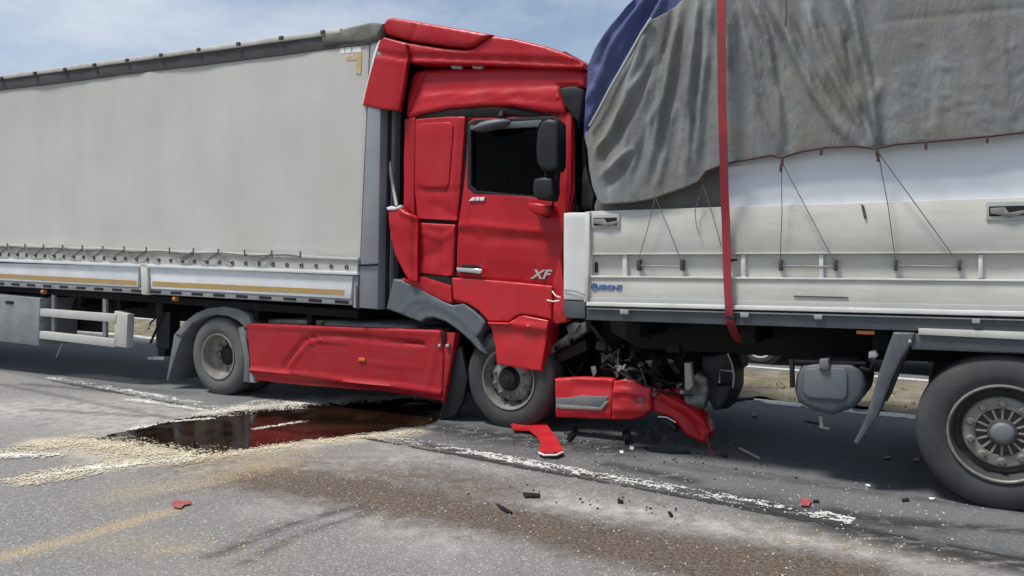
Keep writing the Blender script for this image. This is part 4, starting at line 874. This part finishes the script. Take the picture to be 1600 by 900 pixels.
    # chassis
    for y in (.75, 1.7):
        bmn = panel('main_beam', FB, T, 'green', [(950,490),(1700,505),(1700,575),(1160,554),(1000,545),(955,520)], y, .12, bevel=.01)
    for k in range(10): box('cross_member', T, 'black', x0+.3+k*.9, x0+.4+k*.9, .14, 2.48, zf-.24, zf-.085, 0)
    # wheel arch frame, mudguard, tank
    strip('arch_rail', 'guard', (1435,513), (1600,519), (1600,531), (1435,523), -.02, .06, bevel=.006)
    strip('arch_frame', 'slate', (1420,520), (1600,529), (1600,553), (1424,546), .0, .4, bevel=.008)
    panel('mudguard', FB, T, 'slate', [(1396,519),(1429,520),(1426,535),(1408,562),(1394,592),(1383,620),(1371,652),(1340,697),(1334,691),(1352,655),(1362,622),(1374,580),(1386,545)], -.02, .42, bevel=.012, cell=.05, dents=[([(1400,525),(1378,590),(1356,655)], .02, -.012)])
    panel('arch_bolt', FB, T, 'chrome', [(1419,531),(1424,531),(1424,536),(1419,536)], -.04, .03, bevel=.004)
    ld = panel('mudguard_lining', FB, T, 'plast', [(1426,538),(1412,565),(1398,598),(1386,628),(1380,626),(1392,590),(1408,550)], .02, .38, bevel=.006)
    tk = panel('air_tank', FB, T, 'slate', [(1252,570),(1275,566),(1330,567),(1345,578),(1354,600),(1350,620),(1335,638),(1300,650),(1270,643),(1246,630),(1240,610),(1243,588)], .05, .55, bevel=.05, seg=4)
    panel('tank_panel', FB, tk, 'fender', [(1257,577),(1285,573),(1318,576),(1324,585),(1324,618),(1317,626),(1262,622),(1254,612)], .035, .04, bevel=.012, seg=3)
    panel('tank_cap', FB, tk, 'mud', [(1280,562),(1294,561),(1296,575),(1290,579),(1279,576)], .01, .08, bevel=.015)
    panel('tank_bracket', FB, tk, 'plast', [(1232,562),(1352,566),(1352,570),(1232,567)], .06, .06, bevel=.004)
    panel('tank_bracket', FB, tk, 'plast', [(1233,562),(1239,562),(1240,606),(1234,606)], .04, .06, bevel=.004)
    tube('tank_hose', tk, 'black', [un(1345,575,.05), un(1360,580,.03), un(1366,565,.03), un(1358,556,.1)], .018, 8)
    vv = tube('drain_valve', tk, 'galv', [un(1283,650,.2), un(1284,668,.2)], .018, 8); tube('valve_arm', vv, 'iron', [un(1256,658,.2), un(1282,663,.2)], .010, 6); tube('valve_arm', vv, 'galv', [un(1280,666,.2), un(1296,670,.2)], .010, 6)
    panel('shackle', FB, T, 'galv', [(1357,550),(1368,548),(1372,556),(1366,562),(1357,560)], .05, .08, bevel=.01)
    panel('marker_lamp', FB, T, 'orange', [(1338,516.5),(1366,517.5),(1366,523),(1338,522)], .02, .06, bevel=.006)
    xw = un(1567,660).x
    for k in range(3):
        wheel(T, xw+k*1.31, .0, .5, .36, 'trailer', 0, .01); wheel(T, xw+k*1.31, 2.52, .5, .36, 'trailer', math.pi, .01)
        tube('axle', T, 'black', [(xw+k*1.31, .3, .49), (xw+k*1.31, 2.2, .49)], .07, 10)
    return T
dropside()

# the load: white sheet and grey sheet showing between the boards and the tarpaulin
def extra(F, pts, y, depth, m, name, label, cat, cell=.05, dents=(), yf=None, bevel=.01, group=None, angle=50, seg=2, taper=False):
    o = panel(name, F, None, m, pts, y, depth, bevel=bevel, cell=cell, dents=dents, yfun=yf, angle=angle, seg=seg, taper=taper)
    o.matrix_world = F.M; return tag(o, label, cat, group)
extra(FB, [(1135,240),(1400,215),(1640,190),(2000,170),(2000,330),(1640,335),(1135,352)], .045, .12, 'sheet_white', 'white_sheet', 'smooth white sheet covering the load above the dropside board, under the tarpaulin hem', 'sheet',
      dents=[([(1135,262),(1300,248),(1600,233)], .02, -.02), ([(1135,272),(1300,258),(1600,240)], .03, .02)], yf=wob(1.5,.012,4))
extra(FB, [(936,300),(1000,285),(1100,255),(1142,245),(1142,352),(930,352),(928,322)], .09, .5, 'sheet_grey', 'grey_sheet', 'dull grey inner sheet in the gap below the torn tarpaulin corner', 'sheet', yf=wob(3,.03,4))

# tarpaulins
xl_t = FB.un(910,212).x
def back_roll(x, z): d = max(0., xl_t+.42-x); return .55*d*d
HEM = [(905,212),(911,232),(914,262),(920,290),(930,312),(938,319),(985,317),(1015,312),(1050,300),(1080,289),(1093,284),(1104,268),(1122,261),(1150,253),(1180,248),(1206,243),(1222,247),(1250,238),(1290,231),(1340,229),(1368,233),(1400,226),(1440,223),(1500,218),(1560,212),(1640,203),(1800,190)]
FOLDS = [([(1092,-20),(1083,113),(1077,233),(1070,290)], .05, -.05), ([(1112,-20),(1110,33),(1095,150),(1086,275)], .035, -.04), ([(1101,0),(1090,130),(1081,260)], .025, .035),
 ([(1066,0),(1047,117),(1030,200),(1007,290)], .05, -.045), ([(1050,30),(1030,130),(1005,230),(985,300)], .04, .035), ([(1040,150),(990,233),(930,280)], .045, -.045), ([(1010,110),(962,187),(922,250)], .045, -.05),
 ([(1025,90),(985,180),(935,255)], .04, .045), ([(1020,180),(975,262),(940,300)], .04, .035), ([(1055,160),(1040,240),(1025,300)], .04, -.03), ([(990,150),(950,215),(925,235)], .03, -.03),
 ([(1150,-20),(1170,80),(1195,165),(1220,243)], .04, -.035), ([(1170,-10),(1200,57),(1215,150),(1223,238)], .035, -.055), ([(1186,-10),(1208,60),(1218,160)], .03, .045),
 ([(1205,0),(1237,67),(1277,150),(1333,225)], .05, -.05), ([(1230,20),(1265,110),(1320,210)], .04, .04), ([(1255,0),(1285,90),(1362,222)], .035, -.035), ([(1270,10),(1310,110),(1366,225)], .03, .045),
 ([(1318,-20),(1342,60),(1358,130),(1372,230)], .04, -.06), ([(1300,-20),(1330,90),(1362,220)], .03, .04), ([(1375,230),(1365,160),(1380,120)], .04, -.03), ([(1335,-20),(1360,60),(1372,150)], .03, .03),
 ([(1460,110),(1453,205)], .014, .016), ([(1466,110),(1459,205)], .014, -.012), ([(1573,30),(1583,165)], .014, .014), ([(1567,30),(1577,165)], .014, -.010), ([(1357,37),(1450,27),(1640,8)], .010, .008),
 ([(1140,60),(1135,160),(1145,240)], .03, -.015)]
FOLDS = [(pl, max(.017, w*.62), a*.95) for pl, w, a in FOLDS]
rf = random.Random(21)
for k in range(46):                                   # many thin creases fanning down from the tied top
    t = rf.random(); x0_ = 1015+t*105; x1_ = 925+t*175
    a0 = rf.uniform(-.1, .35); a1 = a0+rf.uniform(.45, .75); bend = rf.uniform(-7, 7)
    q = lambda a: (x0_+(x1_-x0_)*a+bend*math.sin(a*3.1), 10+a*(288-10))
    FOLDS.append(([q(a0), q((a0+a1)/2), q(a1)], rf.uniform(.014, .022), rf.choice((-1, 1, -1))*rf.uniform(.012, .026)))
for k in range(30):
    px_ = rf.uniform(1145, 1380); a0 = rf.uniform(-.1, .4); a1 = a0+rf.uniform(.4, .7)
    sl = 40+rf.uniform(-15, 30)
    FOLDS.append(([(px_-sl*(1-a0)*.6, 240*a0-10), (px_-sl*(1-a1)*.6, 235*a1-5)], rf.uniform(.014, .022), rf.choice((-1, 1, -1))*rf.uniform(.010, .022)))
for k in range(46):
    px_ = rf.uniform(1390, 1600); py_ = rf.uniform(60, 205); an = rf.uniform(-.9, 1.2); l_ = rf.uniform(10, 34)
    FOLDS.append(([(px_, py_), (px_+l_*math.cos(an), py_-l_*math.sin(an))], rf.uniform(.008, .014), rf.choice((-1, 1))*rf.uniform(.004, .010)))
def tarp_wob(x, z):
    v = Vector((x*4.5, z*2.2, 1.3)); w = Vector((x*11, z*11, 4))
    v.z += .3
    cr = max(0, min(1, (x-xl_t-1.1)/.5))*max(0, min(1, (2.95-z)/.4))      # crumpled area low on the right
    return .008*noise.noise(v) + .002*noise.noise(w) + cr*.006*abs(noise.noise(Vector((x*14+z*6, z*13-x*4, 2)))) + back_roll(x, z)
tp = extra(FB, [(1020,30),(1042,18),(1066,0),(1110,-60),(1800,-200)]+HEM[::-1]+[(918,196),(932,176),(950,146),(985,88),(1005,52)], -.05, .03, 'tarp', 'grey_tarpaulin',
      'large creased grey tarpaulin draped over the load of the dropside trailer', 'tarpaulin', cell=.016, dents=FOLDS, yf=tarp_wob, bevel=.006, angle=170, taper=True)
hp = [FB.un(a, b, -.05) for a, b in HEM[9:]]
bm = bmesh.new()
tube_bm([Vector((p.x, -.075+back_roll(p.x, p.z), p.z)) for p in hp], .008, 6, bm)
link('hem_cord', finish(bm, 60), M['hem'], tp)
for px, py in ((1222,252),(1283,236),(1370,238),(1372,246),(1447,227),(1543,217),(1220,262)):
    panel('hem_tab', FB, tp, 'hem', [(px-2.2,py-6),(px+2.2,py-5),(px+1.6,py+7),(px-2.4,py+6)], -.085, .012, bevel=.003)
tube('hem_edge', tp, 'guard', [(lambda p: Vector((p.x, p.y-.03+back_roll(p.x,p.z), p.z)))(FB.un(a,b,-.05)) for a, b in [(1020,30),(1005,52),(985,88),(950,146),(932,176),(918,196)]], .010, 6)
tube('loose_tie', tp, 'cord', [FB.un(1228,-10,-.13), FB.un(1228,20,-.14), FB.un(1227,41,-.13)], .008, 6)
tb = extra(FB, [(1000,-10),(1030,-60),(1110,-60),(1075,0),(1040,25),(1024,34),(1008,60),(988,95),(955,150),(936,182),(914,216),(905,212),(906,190),(910,150),(913,100),(925,75),(955,35),(980,8)], -.02, .04, 'tarp_blue', 'blue_tarpaulin',
      'blue tarpaulin showing beyond the edge of the grey one, next to the cab roof', 'tarpaulin', cell=.02,
      dents=[([(1010,0),(960,60),(918,150)], .04, -.05), ([(990,10),(945,70),(925,130)], .03, .04), ([(1025,0),(990,60),(940,150),(915,200)], .035, .05), ([(1035,0),(1000,60),(950,140)], .03, -.04), ([(930,110),(925,170)], .03, -.03), ([(920,180),(940,150)], .03, -.03)], yf=lambda x, z: .02*noise.noise(Vector((x*6, z*4, 8)))+back_roll(x, z)*.8, bevel=.006, angle=170)
# the tarpaulin's back, wrapped round the rear of the load
o = panel('rear_drape', FB, tb, 'tarp_blue', [(1010,0),(1040,-50),(1110,-60),(1740,-180),(1740,310),(1150,322),(950,325),(925,240),(918,180),(925,120),(950,70)], .25, 2.2, bevel=.08, seg=3)

# red strap over everything
def strap():
    L = [(1127,-40,-.16),(1127,60,-.17),(1128,160,-.17),(1130.5,250,-.14),(1132,310,-.08),(1134,345,-.045),(1136,430,-.045),(1138,470,-.05),(1139,489,-.055),(1141,505,-.03)]
    bm = bmesh.new(); rows = []
    for px, py, y in L:
        w = 6.5 if py < 400 else 6
        a, b = FB.un(px-w, py, y), FB.un(px+w, py, y)
        rows.append([bm.verts.new(a), bm.verts.new(b), bm.verts.new(b+Vector((0,.006,0))), bm.verts.new(a+Vector((0,.006,0)))])
    for A, B in zip(rows[:-1], rows[1:]):
        for k in range(4): bm.faces.new((A[k], A[(k+1)%4], B[(k+1)%4], B[k]))
    o = link('ratchet_strap', finish(bm, 40), M['strap']); o.matrix_world = FB.M
    tag(o, 'long red webbing strap hanging over the tarpaulin and white side board', 'strap')
    pts = [(1141,505,-.03),(1147,520,.2),(1157,535,.5)]; bm = bmesh.new(); rows = []
    for px, py, y in pts:
        a, b = FB.un(px-7, py, y), FB.un(px+7, py, y); rows.append([bm.verts.new(a), bm.verts.new(b), bm.verts.new(b+Vector((0,.0,.006))), bm.verts.new(a+Vector((0,.0,.006)))])
    for A, B in zip(rows[:-1], rows[1:]):
        for k in range(4): bm.faces.new((A[k], A[(k+1)%4], B[(k+1)%4], B[k]))
    link('strap_tail', finish(bm, 40), M['strap'], o)
    panel('strap_buckle', FB, o, 'iron', [(1134,492),(1148,494),(1148,500),(1134,498)], -.075, .03, bevel=.004)
strap()
def cords():
    G = 'thin lashing cords tying the tarpaulin to the side board'
    for lab, top, ends in (
      ('thin dark lashing cord in an upside down V beside the left latch', (1024,308), ((997,407),(1064,407))),
      ('loose dark lashing cord hanging close to the left of the red strap', (1098,288), ((1127,385),(1086,330,1088,352,1093,368))),
      ('pale thin lashing cord V from the hem to the hooks right of the red strap', (1221,252), ((1219,407),(1297,396,1304,408))),
      ('widest dark lashing cord V, below the strongest tarpaulin fold', (1372,238), ((1399,407),(1485,394,1498,408)))):
        bm = bmesh.new(); t = FB.un(*top, -.06)
        for e in ends:
            pts = [t]+[FB.un(e[i], e[i+1], -.03) for i in range(0, len(e), 2)]
            if len(pts) == 2: pts = [pts[0], pts[0].lerp(pts[1], .5)+Vector((.01,-.01,-.005)), pts[1]]
            tube_bm(pts, .0032, 5, bm)
        o = link('lashing_cord', finish(bm, 60), M['cord']); o.matrix_world = FB.M; tag(o, lab, 'cord', G)
cords()

# ================================================================== DEBRIS ON THE ROAD
def debris(name, pts, h, m, label, group=None, curl=.0, parent=None, z0=.006, cell=None):
    P3 = [gp(a, b) for a, b in pts]; c = sum(P3, Vector())/len(P3)
    bm = bmesh.new(); bm.faces.new([bm.verts.new((p.x-c.x, p.y-c.y, z0)) for p in P3])
    r = bmesh.ops.extrude_face_region(bm, geom=bm.faces[:]); up = [g for g in r['geom'] if isinstance(g, bmesh.types.BMVert)]
    bmesh.ops.translate(bm, verts=up, vec=(0,0,h))
    bmesh.ops.recalc_face_normals(bm, faces=bm.faces[:])
    bmesh.ops.bevel(bm, geom=[e for e in bm.edges if all(v in up for v in e.verts)], offset=min(.012, h*.4), segments=2, affect='EDGES', clamp_overlap=True)
    if cell:
        for ax in (0, 1):
            lo = min(v.co[ax] for v in bm.verts); hi = max(v.co[ax] for v in bm.verts); k = lo+cell
            while k < hi:
                no = Vector((0,0,0)); no[ax] = 1; co = Vector((0,0,0)); co[ax] = k
                bmesh.ops.bisect_plane(bm, geom=bm.verts[:]+bm.edges[:]+bm.faces[:], plane_co=co, plane_no=no); k += cell
    for v in bm.verts: v.co.z += curl*(.5+.5*noise.noise(Vector((v.co.x*5, v.co.y*5, len(label)*.37))))
    o = link(name, finish(bm), M[m]); o.location = (c.x, c.y, 0)
    if label: tag(o, label, 'debris', group)
    return o
ft = debris('broken_fender_strip', [(797,668),(815,664),(833,667),(851,668),(864,684),(878,705),(880,714),(866,718),(845,716),(841,713),(846,702),(838,686),(826,679),(802,677)], .025, 'red_step', 'curved red fender strip lying on the road in front of the truck front wheel', 'red body pieces on the road', .05, cell=.05)
e_ = [gp(842,714), gp(850,718), gp(868,718), gp(880,713)]
tube('broken_edge', ft, 'white', [Vector((p.x, p.y, .035))-Vector(ft.location) for p in e_], .008, 6)
bc = panel('torn_bumper_corner', FA, None, 'red', [(1017,628),(1022,618),(1036,612),(1052,617),(1075,632),(1095,646),(1106,662),(1110,676),(1104,692),(1090,690),(1070,680),(1058,664),(1045,651),(1030,648),(1019,645)], .0, .16, bevel=.035, seg=4, cell=.022,
      dents=[([(1035,617),(1070,634),(1102,662)], .03, -.03), ([(1030,630),(1066,648),(1090,680)], .03, .03), ([(1045,628),(1085,655),(1100,690)], .025, -.02), ([(1075,645),(1085,685)], .02, .015)], yfun=wob(5,.02,3))
bc.matrix_world = FA.M; tag(bc, 'glossy red torn bumper corner resting on the road below the trailer, right of the step', 'debris', 'red body pieces on the road')
panel('headlamp_hollow', FA, bc, 'plast', [(1030,652),(1045,655),(1058,668),(1054,676),(1040,668),(1032,660)], .03, .1, bevel=.02)
tube('pale_lip', bc, 'white', [FA.un(1028,651,-.01), FA.un(1042,652,-.02), FA.un(1056,660,-.01)], .006, 6)
tube('dangling_wire', bc, 'strap', [FA.un(1103,676,-.03), FA.un(1107,692,-.06), FA.un(1109,702,-.07), FA.un(1117,712,-.1)], .007, 6)
BG = 'small dark shards scattered on the road'
debris('plastic_shard', [(816,772),(844,774),(843,779),(820,779)], .009, 'plast', 'largest black plastic shard on the shoulder, in the middle of the foreground', BG)
debris('plastic_shard', [(775,789),(788,795),(801,803),(797,805),(783,798)], .009, 'plast', 'thin slanting black shard on the shoulder, lower left of the largest one', BG)
debris('plastic_shard', [(965,783),(974,784),(973,788),(965,787)], .008, 'plast', 'small black shard between the largest one and the broken white line', BG)
debris('plastic_shard', [(1043,802),(1048,802),(1052,808),(1047,809)], .008, 'plast', 'small black shard on the shoulder just below the broken white line', BG)
debris('plastic_shard', [(1409,782),(1420,781),(1421,784),(1409,785)], .008, 'plast', 'black shard on the lane left of the big trailer wheel', BG)
debris('plastic_shard', [(1381,716),(1392,715),(1391,719),(1382,719)], .008, 'plast', 'black shard on the lane beneath the mudguard, left one', BG)
debris('plastic_shard', [(1427,718),(1437,718),(1436,723),(1428,723)], .008, 'plast', 'black shard close to the left edge of the big trailer wheel', BG)
debris('plastic_shard', [(1172,647),(1183,646),(1184,652),(1174,653)], .008, 'plast', 'black lump on the lane just in front of the far white line', BG)
debris('plastic_shard', [(1126,710),(1135,708),(1137,716),(1128,716)], .008, 'plast', 'black lump on the lane right of the dangling wire', BG)
debris('plastic_shard', [(1270,783),(1280,784),(1279,787),(1270,786)], .008, 'plast', 'tiny black shard beside the red scrap on the white line', BG)
tr = debris('trim_strip', [(1005,701),(1020,703),(1050,706),(1077,707),(1078,710),(1050,710),(1015,706)], .02, 'plast', 'long thin black trim strip on the lane under the trailer')
debris('trim_strip', [(1146,623),(1175,624),(1178,626),(1146,628)], .03, 'plast', 'short dark rod lying across the far white line')
debris('pale_stick', [(1153,702),(1155,701),(1188,717),(1186,719)], .012, 'guard', 'thin pale stick on the lane right of the dangling wire')
debris('red_scrap', [(268,789),(276,784),(284,786),(297,785),(298,790),(288,792),(283,797),(272,795)], .004, 'red_dull', 'flat red scrap on the shoulder at lower left, near the sawdust', 'red scraps on the asphalt', .01)
debris('red_scrap', [(1249,783),(1260,781),(1268,786),(1264,794),(1252,793)], .004, 'red_dull', 'dull red scrap on the broken white line at lower right', 'red scraps on the asphalt', .01)
WG = 'white fragments scattered on the lane'
debris('white_fragment', [(1352,758),(1360,759),(1360,762),(1354,761)], .004, 'white', 'white fragment on the lane above the red scraps', WG)
debris('white_fragment', [(1451,779),(1462,780),(1459,782),(1453,782)], .004, 'white', 'white fragment on the lane left of the big wheel, brightest one', WG)
debris('white_fragment', [(984,699),(991,700),(990,704),(984,703)], .008, 'white', 'small white fragment under the torn bumper, right one', WG)
debris('white_fragment', [(968,706),(974,706),(974,710),(969,709)], .006, 'white', 'small white fragment under the torn bumper, left one', WG)
debris('broken_bracket', [(885,690),(893,680),(900,672),(903,676),(896,684),(890,692)], .03, 'iron', 'dull metal bracket on the wet asphalt right of the front wheel', 'broken metal pieces under the bumper', .03)
debris('broken_bracket', [(972,683),(985,680),(987,694),(976,696)], .05, 'plast', 'dark broken block on the asphalt under the bumper, left one', 'broken metal pieces under the bumper', .03)
debris('broken_bracket', [(1015,680),(1028,678),(1030,692),(1018,691)], .06, 'plast', 'dark broken block on the asphalt below the torn bumper corner', 'broken metal pieces under the bumper', .03)

# ================================================================== DARK CAR ON THE FAR ROAD
def far_car():
    p = gp(1187,569); s0 = p.x*UR[0]+p.y*UR[1]; n0 = p.x*NR[0]+p.y*NR[1]
    yaw = math.atan2(UR[1], UR[0])
    T = root('dark_car', Matrix.Translation((p.x, p.y, 0)) @ Matrix.Rotation(yaw, 4, 'Z'), 'dark car with bright spoked alloy wheels on the far road, seen below the trailer', 'car')
    W = 1.76; r = .315; wb = 2.62
    prof = [(-.86,.28),(-.40,.22),(.40,.22),(wb-.4,.22),(wb+.4,.22),(wb+.78,.30),(wb+.84,.55),(wb+.72,.72),(wb+.35,.82),(wb-.35,.93),(wb-1.0,1.36),(1.0,1.44),(.25,1.38),(-.35,1.02),(-.82,.92),(-.9,.6)]
    bm = sheet_bm(prof, .0, W, bevel=.06, seg=3)
    for v in bm.verts:
        if v.co.z > .93: v.co.y += (W/2-v.co.y)*.32*(v.co.z-.93)/.5
    link('body', finish(bm, 40), M['car'], T)
    for y in (-.002, W-.02):
        sg = 1 if y < 1 else -1
        wn_ = [(.0,.95),(.35,1.30),(1.0,1.36),(wb-1.1,1.28),(wb-.6,.95)]
        bm = sheet_bm(wn_, y, .03, bevel=0)
        for v in bm.verts: v.co.y += (W/2-v.co.y)*.32*max(0, v.co.z-.93)/.5 - sg*.006
        link('window', finish(bm), M['glass'], T)
    for x in (0, wb):
        for y, q in ((-.01, 0), (W+.01, math.pi)):
            e = bpy.data.objects.new('wheel', None); col.objects.link(e); e.parent = T; e.location = (x, y, r); e.rotation_euler = (0, 0, q)
            lathe('tyre', e, 'tyre', [(.03,.215),(.0,.24),(.0,.28),(.03,.312),(.18,.312),(.2,.28),(.2,.22)], 36, closed=True)
            lathe('rim', e, 'silver', [(.03,.222),(.004,.22),(.006,.195),(.03,.19)], 36)
            lathe('brake_disc', e, 'rim_dark', [(.05,.19),(.05,0)], 24)
            sm = finish(box_bm(None, .03,.20,.008,.03,-.016,.016,.004)); sm.materials.append(M['silver'])
            for k in range(10):
                o = bpy.data.objects.new('spoke', sm); col.objects.link(o); o.parent = e; o.rotation_euler = (0, 2*math.pi*(k+.5)/10, 0)
            lathe('hub', e, 'silver', [(.03,.045),(.0,.04),(-.002,0)], 16)
            ah = lathe('wheel_arch', T, 'hole', [(.0,.36),(-.012,.36),(-.012,.0)], 32); ah.parent = T; ah.location = (x, (.008 if y < 1 else W-.008), r); ah.rotation_euler = (0, 0, q)
far_car()
